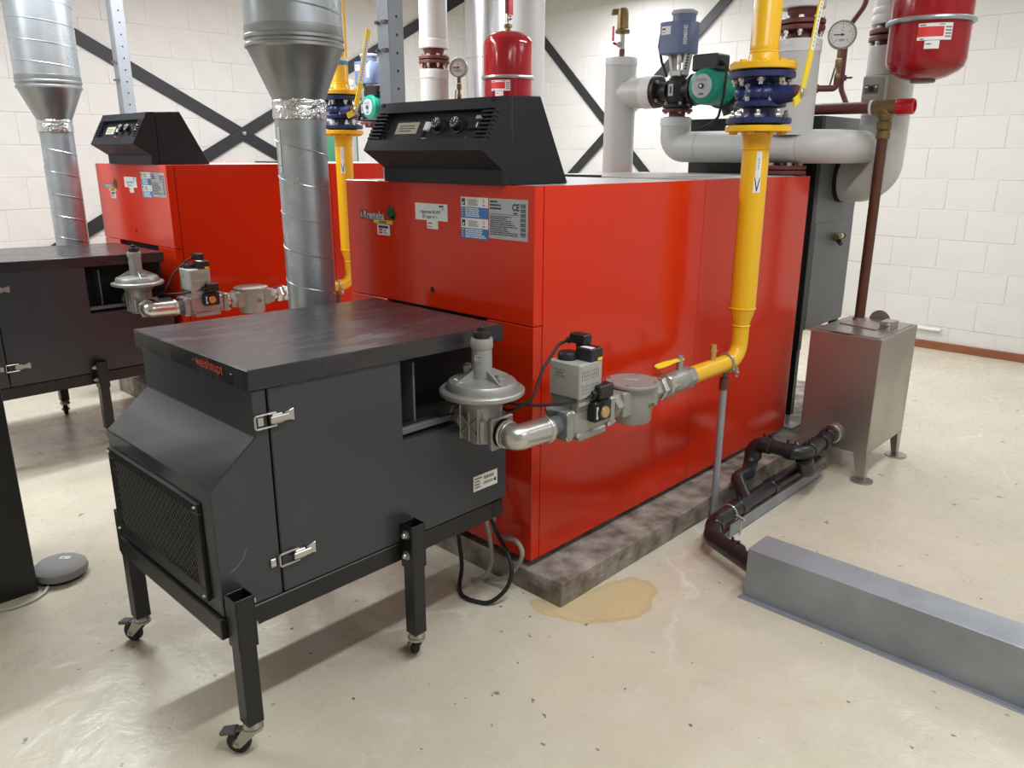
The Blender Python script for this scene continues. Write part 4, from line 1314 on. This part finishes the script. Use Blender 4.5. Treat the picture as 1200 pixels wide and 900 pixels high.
pump2 = dup(pump, (-2.79, 0, .0), 'green circulation pump with a pale face left of the near console')

def make_loop():
    t = thing('heating_pipe', 'horizontal light grey heating pipe behind the yellow gas pipe, over the near boiler', 'pipe', (-2.0, 3.98, 1.56), 'horizontal heating pipes')
    b = MB(); b.tube([(-2.545, 4.0, 1.77), (-2.545, 4.0, 1.645), (-1.642, 4.0, 1.645), (-1.642, 4.42, 1.645)], .082, 40, .14, 12); c = obj('cladding', b, M['pipe'], t)
    b = MB(); b.lathe([(.083, 1.755), (.086, 1.758), (.086, 1.80), (.07, 1.806), (0, 1.806)], (-2.545, 4.0, 0), Z_, 40); obj('collar', b, M['pipec'], t)
    for x in (-1.80, -2.38):
        b = MB(); b.torus((x, 4.0, 1.645), X_, .0818, .0011, 40, 6); obj('seam', b, M['printg'], c)
    return t
loop = make_loop()

def make_flow():
    x, y = -1.86, 4.0
    t = thing('flow_pipe', 'upright light grey pipe with red-brown flanges right of the yellow gas pipe', 'pipe', (x, y, 1.505), 'upright flow pipes')
    b = MB(); b.lathe([(.100, 1.70), (.100, 2.10)], (x, y, 0), Z_, 40); b.lathe([(.100, 2.29), (.100, ZC)], (x, y, 0), Z_, 40); obj('cladding', b, M['pipe'], t)
    for z0, z1 in ((2.085, 2.145), (2.285, 2.345)):
        b = MB(); b.lathe([(.04, z0), (.101, z0), (.104, z0 + .004), (.104, z0 + .026), (.1025, z0 + .028), (.104, z0 + .030), (.104, z1 - .004), (.10, z1), (.04, z1)], (x, y, 0), Z_, 40); obj('collar', b, M['pipec'], t)
    b = MB(); b.lathe([(.075, 2.14), (.062, 2.185)], (x, y, 0), Z_, 30); pflange(b, (x, y, 2.185), Z_, .110, .022); pflange(b, (x, y, 2.213), Z_, .110, .022); b.lathe([(.062, 2.235), (.078, 2.29)], (x, y, 0), Z_, 30); b.cyl((x, y, 2.2), (x, y, 2.22), .07, n=24)
    fl = obj('flange_pair', b, M['primer'], t)
    b = MB(); b.bolts((x, y, 2.235), Z_, .091, 8, .014, .012, .39); b.bolts((x, y, 2.170), Z_, .091, 8, .014, .015, .39); b.bolts((x, y, 2.156), Z_, .091, 8, .009, .015, .39); obj('bolts', b, M['zinc'], fl, stuff=True)
    b = MB(); pflange(b, (x - .06, y, 1.508), Z_, .145, .020); pflange(b, (x - .06, y, 1.532), Z_, .145, .020); fl2 = obj('boiler_flange', b, M['primer'], t)
    b = MB(); b.bolts((x - .06, y, 1.552), Z_, .115, 8, .013, .014, .2); obj('bolts', b, M['zinc'], fl2, stuff=True)
    return t
flow = make_flow()
flow2 = dup(flow, (-2.735, 0, .04), 'upright grey pipe with red-brown flange pair left of the red expansion vessel')

def make_return():
    x, y = -1.595, 4.52
    t = thing('return_pipe', 'thick grey pipe elbowing into the tall dark unit behind the copper downpipe', 'pipe', (x, y, 1.36), 'thick return pipes')
    r = .118
    b = MB(); b.tube([(-1.784, y, 1.475), (x, y, 1.475), (x, y, 2.14)], r, 44, .19, 14); c = obj('cladding', b, M['pipe'], t)
    b = MB(); b.cyl((-1.786, y, 1.475), (-1.765, y, 1.475), r + .006, n=40); obj('rosette', b, M['rubber'], t)
    for z in (1.80, 2.0):
        b = MB(); b.torus((x, y, z), Z_, r, .0011, 40, 6); obj('seam', b, M['printg'], c)
    b = MB(); pflange(b, (x, y, 2.165), Z_, .125, .024); pflange(b, (x, y, 2.20), Z_, .125, .024); b.cyl((x, y, 2.14), (x, y, 2.26), .07, n=24); fl = obj('flange_pair', b, M['primer'], t)
    b = MB(); b.bolts((x, y, 2.224), Z_, .105, 8, .013, .012, .3); b.bolts((x, y, 2.150), Z_, .105, 8, .013, .015, .3); obj('bolts', b, M['zinc'], fl, stuff=True)
    b = MB(); b.lathe([(.06, 2.245), (.118, 2.245), (.121, 2.25), (.121, 2.285), (.118, 2.29), (.121, 2.295), (.121, 2.32), (.118, 2.325)], (x, y, 0), Z_, 40); obj('collar', b, M['pipec'], t)
    b = MB(); b.tube([(x, y, 2.315), (x, y, 2.50), (x + .45, y, 2.62), (x + .45, y, ZC)], r, 44, .25, 12); obj('upper_cladding', b, M['pipe'], t)
    return t
ret = make_return()
b = MB(); b.tube([(-4.38, 4.75, .141), (-4.38, 4.75, ZC)], .135, 40)
single('heating_pipe', b, M['pipe'], 'plain light grey pipe behind the left red vessel, right of the silver flue', 'pipe')
b = MB(); b.lathe([(.205, .141), (.205, 1.2), (.205, ZC)], (-4.98, 4.95, 0), Z_, 48); b.torus((-4.98, 4.95, 2.36), Z_, .205, .004, 48, 6)
single('flue_pipe', b, M['silver'], 'shiny silver flue pipe between the flanged grey pipe and left red vessel', 'pipe')

# expansion vessels
def make_vessel():
    x, y = -1.325, 4.18
    t = thing('expansion_vessel', 'large red expansion vessel with stickers at the top right', 'expansion vessel', (x, y, 1.94), 'red expansion vessels')
    r = .172
    b = MB(); b.lathe([(0, 1.940), (.06, 1.942), (.10, 1.954), (.145, 1.978), (.163, 1.996), (r, 2.03), (r, 2.40), (.167, 2.43), (.150, 2.455), (.10, 2.485), (.04, 2.498), (0, 2.50)], (x, y, 0), Z_, 56); sh = obj('shell', b, M['vred'], t)
    b = MB(); b.lathe([(0, 1.930), (.050, 1.930), (.054, 1.934), (.054, 1.944)], (x, y, 0), Z_, 32); obj('bottom_cap', b, M['graph'], t)
    b = MB(); b.torus((x, y, 2.19), Z_, r + .008, .011, 56, 10); obj('clamp_ring', b, M['galv'], t)
    b = MB()
    def strip(z0, z1, a0, a1, m, rr, n=8):
        b.use(m)
        vs = [[b.bm.verts.new((x + rr * math.cos(R(a0 + (a1 - a0) * k / n)), y + rr * math.sin(R(a0 + (a1 - a0) * k / n)), z)) for k in range(n + 1)] for z in (z0, z1)]
        b._f([b.bm.faces.new((vs[0][k], vs[0][k + 1], vs[1][k + 1], vs[1][k])) for k in range(n)])
    A0 = -88
    strip(2.0960, 2.1660, A0, A0 + 47, M['white'], r + .001); strip(2.1100, 2.1520, A0, A0 + 35, M['str'], r + .0014)
    for k in range(4): strip(2.106 + k * .013, 2.113 + k * .013, A0 + 37, A0 + 46, M['printg'], r + .0014)
    strip(2.1560, 2.1600, A0 + 2, A0 + 10, M['print'], r + .0014); strip(2.1580, 2.1620, A0 + 28, A0 + 36, M['printg'], r + .0014); strip(2.0990, 2.1030, A0 + 4, A0 + 9, M['print'], r + .0014)
    obj('sticker', b, None, sh)
    b = MB(); strip(2.0600, 2.0940, A0 + 11, A0 + 31, M['white'], r + .001); strip(2.0780, 2.0820, A0 + 13, A0 + 20, M['print'], r + .0014); obj('sticker', b, None, sh)
    b = MB(); b.use(M['brass']).cyl((x, y, 2.495), (x, y, 2.545), .017, n=12); hexnut(b, (x, y, 2.52), Z_, .030, .02); b.use(M['zinc']).cyl((x - .008, y, 2.54), (x - .008, y, 2.62), .014, n=12); b.ball((x + .02, y, 2.58), .016, 10).use(M['primer']).cyl((x - .008, y, 2.61), (x - .008, y, ZC), .018, n=14); obj('connection', b, None, t)
    b = MB(); b.box(x + .018, x + .032, y - .02, y + .02, 2.60, 2.72, .003); obj('lever', b, M['capred'], t)
    return t
ves = make_vessel()
ves2 = dup(ves, (-2.80, 0.10, -.07), 'red expansion vessel behind the near black console, upper middle')

def make_gauge():
    c = Vector((-1.755, 4.24, 2.185))
    t = thing('pressure_gauge', 'round dial pressure gauge left of the large red vessel', 'gauge', tuple(c - Vector((0, 0, .25))), 'pressure gauges')
    n = Vector((.42, -.88, .06)).normalized(); u = Vector((0, 0, 1)).cross(n).normalized(); v = n.cross(u)
    r = .066
    b = MB(); b.lathe([(0, -.048), (r - .006, -.048), (r, -.042), (r, -.006), (r + .003, 0), (r - .004, .003), (r - .006, -.002), (0, -.002)], c, n, 40); cs = obj('case', b, M['alup'], t)
    b = MB(); b.lathe([(0, 0), (r - .006, 0)], c - n * .0015, n, 36); obj('dial', b, M['white'], cs)
    b = MB(); p = Panel(b, c - n * .001, u, v)
    for k in range(21):
        a = R(225 - 13.5 * k); L = .009 if k % 5 else .014
        q = Panel(b, c - n * .001 + (u * math.cos(a) + v * math.sin(a)) * .047, u * math.cos(a) + v * math.sin(a), v * math.cos(a) - u * math.sin(a))
        q.rect(0, -.0009, L * .8, .0009, M['print'], .0012)
    for k, s_ in enumerate('01234'):
        a = R(225 - 67.5 * k); p.text(s_, math.cos(a) * .036, math.sin(a) * .036 - .005, .015, M['print'], .0012, 'CENTER')
    p.rect(-.016, -.024, .016, -.021, M['printg'], .0012).rect(-.012, -.030, .012, -.0275, M['printg'], .0012).text('bar', 0, .018, .011, M['print'], .0012, 'CENTER')
    obj('scale', b, None, cs)
    b = MB(); q = Panel(b, c - n * .001, -u, -v); q.rect(-.012, -.0022, .040, .0022, M['print'], .0024); b.cyl(c, c + n * .003, .006, n=12); obj('needle', b, M['print'], cs)
    d = c + Vector((0, 0, -r)) - n * .02
    b = MB(); b.cyl(d, d - Vector((0, 0, .04)), .014, n=12); hexnut(b, d - Vector((0, 0, .085)), Z_, .018, .04); b.cyl(d - Vector((0, 0, .085)), d - Vector((0, 0, .12)), .011, n=10); hexnut(b, d - Vector((0, 0, .14)), Z_, .016, .025); b.xbox(d + Vector((-.018, -.02, -.13)), (.008, .008, .09), (R(10), R(16), 0), .002); obj('stopcock', b, M['brass'], t)
    b = MB(); e = d - Vector((0, 0, .14)); b.tube([e, e - Vector((0, 0, .045)), e + Vector((-.12, -.075, -.045))], .016, 14, .025); b.cyl(e + Vector((-.075, -.045, -.045)), e + Vector((-.092, -.056, -.045)), .022, n=14); obj('siphon_pipe', b, M['primer'], t)
    return t
ga = make_gauge()
ga2 = dup(ga, (-2.795, -.05, .03), 'round pressure gauge beside the left red vessel, over the near console')

# ------------------------------------------------------------------ tall dark unit behind the boiler
def make_unit():
    x0, x1, y0, y1 = -2.565, -1.787, 4.19, 4.765
    t = thing('condenser_unit', 'tall dark grey casing on legs behind the near red boiler', 'casing', ((x0 + x1) / 2, (y0 + y1) / 2, .10))
    b = MB(); b.box(x0, x1, y0 + .045, y1, .66, 1.80, .004); obj('casing', b, M['graph'], t)
    b = MB(); b.box(x0, x1, y0, y0 + .043, .55, 1.80, .003); b.box(x0 + .05, x1 - .02, y0 - .10, y0 + .01, .55, 1.45, .002); obj('front_frame', b, M['black'], t)
    b = MB(); b.box(x1 - .0005, x1 + .004, y0 + .055, y1 - .01, .67, 1.25, .002); obj('side_panel', b, M['graph'], t)
    for lx, ly in ((x1 - .03, y0 + .03), (x1 - .03, y1 - .04), (x0 + .03, y0 + .03), (x0 + .03, y1 - .04)):
        b = MB(); b.box(lx - .022, lx + .022, ly - .022, ly + .022, .17, .67, .002); leg = obj('leg', b, M['black'], t)
        b = MB(); b.cyl((lx, ly, .108), (lx, ly, .18), .012, n=10); b.box(lx - .06, lx + .06, ly - .06, ly + .06, .10, .110, .002); obj('foot_plate', b, M['galv2'], leg)
    b = MB(); q = (x1 + .004, 4.50, 1.16); b.cyl((x1, 4.50, 1.16), (x1 + .03, 4.50, 1.16), .016, n=12); hexnut(b, (x1 + .012, 4.50, 1.16), X_, .026, .014); b.cyl((x1 + .03, 4.47, 1.165), (x1 + .03, 4.55, 1.165), .016, n=12); b.use(M['zinc']).cyl((x1 + .03, 4.51, 1.167), (x1 + .03, 4.535, 1.167), .017, n=12).use(M['blackp']).cyl((x1 + .03, 4.55, 1.165), (x1 + .03, 4.565, 1.165), .018, n=12).cyl((x1 + .04, 4.49, 1.14), (x1 + .04, 4.52, 1.125), .014, n=12); obj('drain_tap', b, M['brass'], t)
    return t
unit = make_unit()

# ------------------------------------------------------------------ safety valve, copper downpipe and blow-down tank
def make_tank():
    x0, x1, y0, y1, z0, z1 = -1.617, -1.262, 3.925, 4.445, .145, .742
    t = thing('blowdown_tank', 'stainless sheet tank on four legs right of the near boiler', 'tank', ((x0 + x1) / 2, (y0 + y1) / 2, 0))
    b = MB(); b.box(x0, x1, y0, y1, z0, z1, .003); sh = obj('shell', b, M['steel'], t)
    for lx, sx in ((x0, 1), (x1, -1)):
        for ly, sy in ((y0, 1), (y1, -1)):
            b = MB()
            zb = .10 if lx == x0 else .004
            w1, w0 = .065, .038
            b.prism([(lx, .1445), (lx + sx * w1, .1445), (lx + sx * w0, zb), (lx + sx * .006, zb)], 'XZ', ly, ly + sy * .003)
            b.prism([(ly + sy * .003, .1445), (ly + sy * w1, .1445), (ly + sy * w0, zb), (ly + sy * .006, zb)], 'YZ', lx, lx + sx * .003)
            leg = obj('leg', b, M['steel'], t)
            b = MB(); b.cyl((lx + sx * .01, ly + sy * .01, zb - .003), (lx + sx * .01, ly + sy * .01, zb + .003), .055, n=28); obj('foot_plate', b, M['steel'], leg)
    b = MB(); b.box(x0 + .022, x1 - .018, y0 + .022, y1 - .02, z1 - .001, z1 + .004, .0015); lid = obj('lid', b, M['steel'], t)
    b = MB(); b.use(M['primerp']).prism([(x0 + .05, y0 + .24), (x1 - .10, y0 + .19), (x1 - .085, y0 + .35), (x0 + .055, y0 + .44)], 'XY', z1 + .004, z1 + .009, .001); obj('hatch_plate', b, None, lid)
    b = MB(); hx, hy = x1 - .075, y0 + .25; b.box(hx - .030, hx - .025, hy, hy + .10, z1 + .004, z1 + .040, .001).box(hx + .025, hx + .030, hy, hy + .10, z1 + .004, z1 + .040, .001).box(hx - .030, hx + .030, hy, hy + .10, z1 + .037, z1 + .042, .001); obj('handle', b, M['steel'], lid)
    pts = lambda cx, cy, r, a0: [(cx + r * math.cos(R(a0 + 180 * k / 14)), cy + r * math.sin(R(a0 + 180 * k / 14))) for k in range(15)]
    b = MB(); b.prism(pts(x0 + .15, y0 + .012, .055, 0), 'XY', z1 + .004, z1 + .008); obj('latch_ear', b, M['steel'], lid)
    b = MB(); b.prism(pts(x0 + .16, z1 - .004, .055, 0), 'XZ', y1 - .006, y1 - .002); obj('latch_ear', b, M['steel'], lid)
    b = MB(); b.cyl((-1.444, y0 + .002, .222), (-1.444, y0 - .022, .222), .048, n=28); b.torus((-1.444, y0 - .018, .222), Y_, .046, .006, 28, 8); obj('outlet', b, M['zinc'], t)
    return t
M['primerp'] = mat('pinkish_zinc_plate', S(170, 152, 148), 0.4, 0.6)
tank = make_tank()

b = MB(); cx, cy = -1.520, 4.313
b.cyl((cx, cy, .748), (cx, cy, 1.70), .026, n=24)
t = thing('copper_downpipe', 'brown copper downpipe standing on the stainless tank', 'pipe', (cx, cy, .748)); obj('pipe', b, M['copper'], t)
b = MB(); b.lathe([(.026, 1.68), (.034, 1.685), (.034, 1.72), (.030, 1.725), (.036, 1.73), (.036, 1.765), (.028, 1.77), (.028, 1.79)], (cx, cy, 0), Z_, 12); obj('reducer', b, M['brass'], t)
b = MB(); b.cyl((cx, cy, .747), (cx, cy, .765), .033, n=20); obj('collar', b, M['zincd'], t)
t = thing('safety_valve', 'brass safety valve with red cap on top of the copper downpipe', 'valve', (cx, cy, 1.77))
b = MB(); b.cyl((cx, cy, 1.775), (cx, cy, 1.83), .032, n=20); b.cyl((cx - .05, cy, 1.835), (cx + .05, cy, 1.835), .034, n=20); hexnut(b, (cx - .065, cy, 1.835), X_, .038, .035); hexnut(b, (cx, cy, 1.785), Z_, .038, .022); obj('body', b, M['brass'], t)
b = MB(); b.lathe([(0, 0), (.036, 0), (.038, .004), (.038, .075), (.034, .082), (.026, .082), (.026, .074), (0, .074)], (cx + .05, cy, 1.835), X_, 24); obj('cap', b, M['capred'], t, label='red plastic cap')
b = MB(); b.cyl((cx - .078, cy, 1.835), (cx - .066, cy, 1.835), .037, n=24); obj('gasket_ring', b, M['pvc'], t)
b = MB(); b.cyl((-1.90, cy, 1.838), (cx - .078, cy, 1.835), .029, n=22); 
single('blow_off_pipe', b, M['primer'], 'red-brown pipe lying level between the flanged pipe and safety valve', 'pipe')

b = MB(); b.tube([(-1.90, 4.87, ZC), (-1.90, 4.87, 2.42), (-1.99, 4.87, 2.30), (-1.99, 4.87, 1.98), (-1.93, 4.87, 1.86)], .015, 12, .12); b.cyl((-1.99, 4.87, 2.02), (-1.99, 4.87, 2.05), .026, n=12).cyl((-1.99, 4.87, 2.035), (-1.93, 4.87, 2.035), .006, n=8)
single('thin_pipe', b, M['primer'], 'thin red-brown pipe running down the block wall right of the gauge', 'pipe')

t = thing('thermostat', 'small pale thermostat box strapped to the thick grey pipe', 'thermostat', (-1.60, 4.37, 1.84))
b = MB(); b.box(-1.665, -1.555, 4.345, 4.40, 1.84, 1.99, .005); bx = obj('case', b, M['greybox'], t)
b = MB(); Panel(b, (-1.662, 4.345, 1.905), (1, 0, 0), (0, 0, 1)).rect(.012, 0, .078, .042, M['graph'], .003); b.use(M['blackp']).cyl((-1.617, 4.342, 1.926), (-1.617, 4.336, 1.926), .014, n=14); Panel(b, (-1.662, 4.345, 1.905), (1, 0, 0), (0, 0, 1)).rect(.012, .028, .026, .036, M['white'], .0034).rect(.062, .028, .074, .036, M['white'], .0034); obj('dial_window', b, None, bx)

b = MB(); b.tube([(-2.28, 4.32, 2.10), (-2.27, 4.32, ZC)], .016, 14); b.tube([(-2.2705, 4.32, 2.40), (-2.27, 4.32, 2.46)], .022, 12)
single('flexible_hose', b, M['zinc'], 'thin bright metal hose just left of the right-hand yellow pipe', 'pipe')

# ------------------------------------------------------------------ drain pipework
def dn(b, pts, r=.036, fil=.05): return b.tube(pts, r, 24, fil, 8)
def socket(b, p, d, r=.041, L=.05):
    p, d = Vector(p), Vector(d).normalized()
    return b.cyl(p - d * L / 2, p + d * L / 2, r, n=24, bev=.004)
MX, MZ = -1.49, .085
t = thing('drain_pipe', 'black plastic drain pipe along the floor beside the plinth', 'drain pipe', (MX, 3.2, 0))
b = MB(); dn(b, [(-1.17, 2.59, MZ), (MX + .06, 2.70, MZ), (MX, 2.84, MZ), (MX, 3.78, MZ)], .036, .06); o = obj('main_pipe', b, M['drain'], t)
b = MB(); dn(b, [(MX, 3.12, MZ), (MX - .10, 3.20, .145), (-1.585, 3.30, .145), (-1.625, 3.40, .145), (-1.625, 3.42, .26), (-1.38, 3.42, .26), (-1.40, 3.66, .25), (-1.444, 3.895, .222)], .034, .055); br = obj('branch_pipe', b, M['drain'], t)
for nm, p, d, par in (('socket', (MX, 3.05, MZ), Y_, o), ('socket', (MX, 3.36, MZ), Y_, o), ('socket', (MX + .02, 2.80, MZ), (-.4, 1, 0), o), ('socket', (-1.30, 2.655, MZ), (1, -.4, 0), o),
                      ('socket', (-1.56, 3.42, .26), X_, br), ('socket', (-1.44, 3.42, .26), X_, br), ('socket', (-1.625, 3.42, .20), Z_, br), ('socket', (-1.39, 3.52, .257), (-.1, 1, 0), br), ('socket', (-1.40, 3.68, .248), (-.2, 1, -.1), br), ('socket', (-1.43, 3.82, .232), (-.2, 1, -.1), br)):
    b = MB(); socket(b, p, d)
    q = Vector(p)
    for k in (-.018, .018): b.cyl(q + Vector((0, 0, .036)) + Vector(d).normalized() * k, q + Vector((0, 0, .054)) + Vector(d).normalized() * k, .006, n=8)
    obj(nm, b, M['drain'], par)
b = MB(); dn(b, [(MX, 3.72, MZ), (MX + .05, 3.80, MZ), (MX + .06, 3.72, .12), (-1.385, 3.50, .16), (-1.385, 3.45, .23)], .040, .03); obj('trap', b, M['drain'], t)
b = MB(); b.torus((MX, 2.955, MZ), Y_, .038, .005, 28, 8); b.cyl((MX + .03, 2.955, MZ), (MX + .075, 2.955, MZ - .01), .009, n=10); b.tube([(MX + .06, 2.955, MZ), (MX + .06, 2.955, 0)], .004, 8); obj('pipe_clamp', b, M['zinc'], t)

b = MB(); b.box(-1.452, -1.448, 2.90, 3.86, 0, .060).box(-1.52, -1.448, 2.90, 3.86, 0, .003)
single('angle_strip', b, M['galv2'], 'low galvanised angle strip on the floor under the black drain pipe', 'strip')

t = thing('cover_channel', 'long galvanised box-shaped cover on the floor at lower right', 'pipe cover', (-.2, 2.58, 0))
b = MB(); b.box(-1.178, 1.5, 2.512, 2.660, .0, .198, .002); obj('cover', b, M['galv2'], t)
b = MB(); b.box(-1.19, 1.5, 2.484, 2.5115, 0, .004, .001); obj('base_flange', b, M['galv2'], t)

# ------------------------------------------------------------------ cables below the burner hood
def cable(name, pts, r, m, label, cat='cable', group=None, fil=.05):
    P = [Vector(p) for p in pts]        # smooth the run through its points
    Q = []
    for i in range(len(P) - 1):
        a, b_, c, d = P[max(i - 1, 0)], P[i], P[i + 1], P[min(i + 2, len(P) - 1)]
        for k in range(6):
            u = k / 6
            Q.append(.5 * (2 * b_ + (c - a) * u + (2 * a - 5 * b_ + 4 * c - d) * u * u + (3 * b_ - a - 3 * c + d) * u ** 3))
    Q.append(P[-1])
    for q in Q: q.z = max(q.z, r)
    b = MB(); b.tube(Q, r, 10)
    return single(name, b, M[m], label, cat, group, 60)
cable('grey_cable', [(-1.994, 1.905, .43), (-1.96, 1.905, .345), (-1.913, 1.91, .31), (-1.916, 1.91, .237), (-1.87, 1.91, .221), (-1.80, 1.91, .232), (-1.765, 1.91, .195), (-1.79, 1.91, .130), (-1.862, 1.91, .050), (-1.965, 1.905, .010)], .0085, 'cable_g', 'grey cable looping wide in front of the red boiler under the hood', fil=.04)
cable('grey_cable', [(-1.945, 1.88, .36), (-1.920, 1.88, .274), (-1.897, 1.88, .183), (-1.896, 1.88, .113), (-1.93, 1.875, .045), (-1.985, 1.86, .010)], .0085, 'cable_g', 'grey cable hanging nearly straight down behind the castored hood', fil=.06)
cable('black_cable', [(-2.075, 1.86, .33), (-2.056, 1.86, .17), (-2.03, 1.85, .06), (-1.99, 1.80, .010), (-1.92, 1.76, .010), (-1.83, 1.79, .010), (-1.785, 1.84, .06), (-1.770, 1.86, .135), (-1.81, 1.88, .185), (-1.88, 1.90, .23), (-1.95, 1.905, .33)], .008, 'rubber', 'black cable coiled in a loop on the floor under the hood', fil=.05)

# ------------------------------------------------------------------ left edge: black cabinet, round device, lead
b = MB(); b.box(-3.62, -3.13, -.10, .676, 0, .835, .003)
t = thing('black_cabinet', 'black steel cabinet end cut off by the left edge of the photo', 'cabinet', (-3.37, .29, 0)); obj('shell', b, M['black'], t)
b = MB(); b.box(-3.64, -3.125, -.12, .68, .836, .842, .001); obj('top_plate', b, M['black'], t)
t = thing('round_device', 'round grey device on the floor beside the black cabinet', 'device', (-3.185, .778, 0))
dx, dy = -3.195, .775
b = MB(); b.lathe([(0, .010), (.088, .010), (.097, .016), (.100, .028), (.096, .044), (.082, .056), (.05, .062), (0, .064)], (dx, dy, 0), Z_, 40); cs = obj('case', b, M['gray_fab'], t)
b = MB(); b.cyl((dx, dy, 0), (dx, dy, .011), .084, n=32); obj('base', b, M['rubber'], t)
b = MB(); Panel(b, (dx - .018, dy + .005, .0625), (.72, .69, 0), (-.69, .72, 0)).rect(0, 0, .042, .020, M['white'], .0016).rect(.008, .006, .018, .013, M['actblue'], .002); obj('sticker', b, None, cs)
cable('white_lead', [(-3.115, .705, .012), (-3.085, .68, .006), (-3.06, .63, .0055), (-3.06, .56, .0055), (-3.10, .50, .0055), (-3.115, .42, .0055)], .005, 'cable_w', 'thin white lead on the floor by the black cabinet', fil=.04)

# ------------------------------------------------------------------ wall bracing and wall odds and ends
def bar(name, p, q, n, w, label):
    p, q, n = Vector(p), Vector(q), Vector(n)
    d = (q - p).normalized(); s = d.cross(n).normalized()
    b = MB()
    bm = b.bm
    vs = [bm.verts.new(e + s * a * w / 2 + n * h) for e in (p, q) for a, h in ((-1, 0), (1, 0), (1, .012), (-1, .012))]
    fs = [bm.faces.new(vs[0:4]), bm.faces.new(vs[4:8])] + [bm.faces.new((vs[i], vs[(i + 1) % 4], vs[4 + (i + 1) % 4], vs[4 + i])) for i in range(4)]
    bmesh.ops.recalc_face_normals(bm, faces=fs)
    return single(name, b, M['brace'], label, 'brace', 'diagonal wall braces')
LX = XL + .004
bar('wall_brace', (LX, 1.15, 3.209), (LX, 6.60, .333), X_, .105, 'dark flat brace falling to the right on the left wall')
bar('wall_brace', (LX + .0125, 1.05, .262), (LX + .0125, 6.75, 3.35), X_, .105, 'dark flat brace rising to the right on the left wall, behind both ducts')
b = MB(); b.cyl((LX + .0245, 3.862, 1.785), (LX + .036, 3.862, 1.785), .022, n=6); b.ball((LX + .036, 3.862, 1.785), .018, 14)
single('brace_bolt', b, M['zinc'], 'bolt where the two dark braces cross on the left wall', 'bolt')
WY = YB - .004
bar('wall_brace', (-7.0, WY, 3.375), (-4.55, WY, 1.00), (0, -1, 0), .095, 'dark flat brace falling to the right on the back wall')
bar('wall_brace', (-6.50, WY - .0125, .94), (-3.70, WY - .0125, 3.41), (0, -1, 0), .095, 'dark flat brace rising to the right on the back wall, behind the actuator')
b = MB(); b.box(XL + .01, XL + .06, YB - .20, YB - .01, 0, ZC, .003); struct('trim_1', b, M['brace'])
b = MB(); b.cyl((-2.08, YB - .02, .17), (-1.88, YB - .02, .17), .016, n=14)
single('conduit', b, M['pvc'], 'short white plastic tube on the back wall right of the tank', 'tube')
t = thing('green_vessel', 'green cylinder with a white triangle sign behind the far left boiler', 'vessel', (-6.60, 4.45, 0))
b = MB(); b.lathe([(0, 0), (.235, 0), (.24, .01), (.24, 1.80), (.235, 1.81), (0, 1.81)], (-6.60, 4.45, 0), Z_, 44); obj('shell', b, M['green2'], t)
b = MB()
for (dz, rr, m) in ((0, .0, 'white'),):
    b.use(M[m])
    a = lambda d_: (-6.60 + .2415 * math.cos(R(d_)), 4.45 + .2415 * math.sin(R(d_)))
    v = [b.bm.verts.new((*a(-30), 1.62)), b.bm.verts.new((*a(-12), 1.62)), b.bm.verts.new((*a(-21), 1.70))]
    b._f([b.bm.faces.new(v)])
obj('warning_sign', b, None, t)
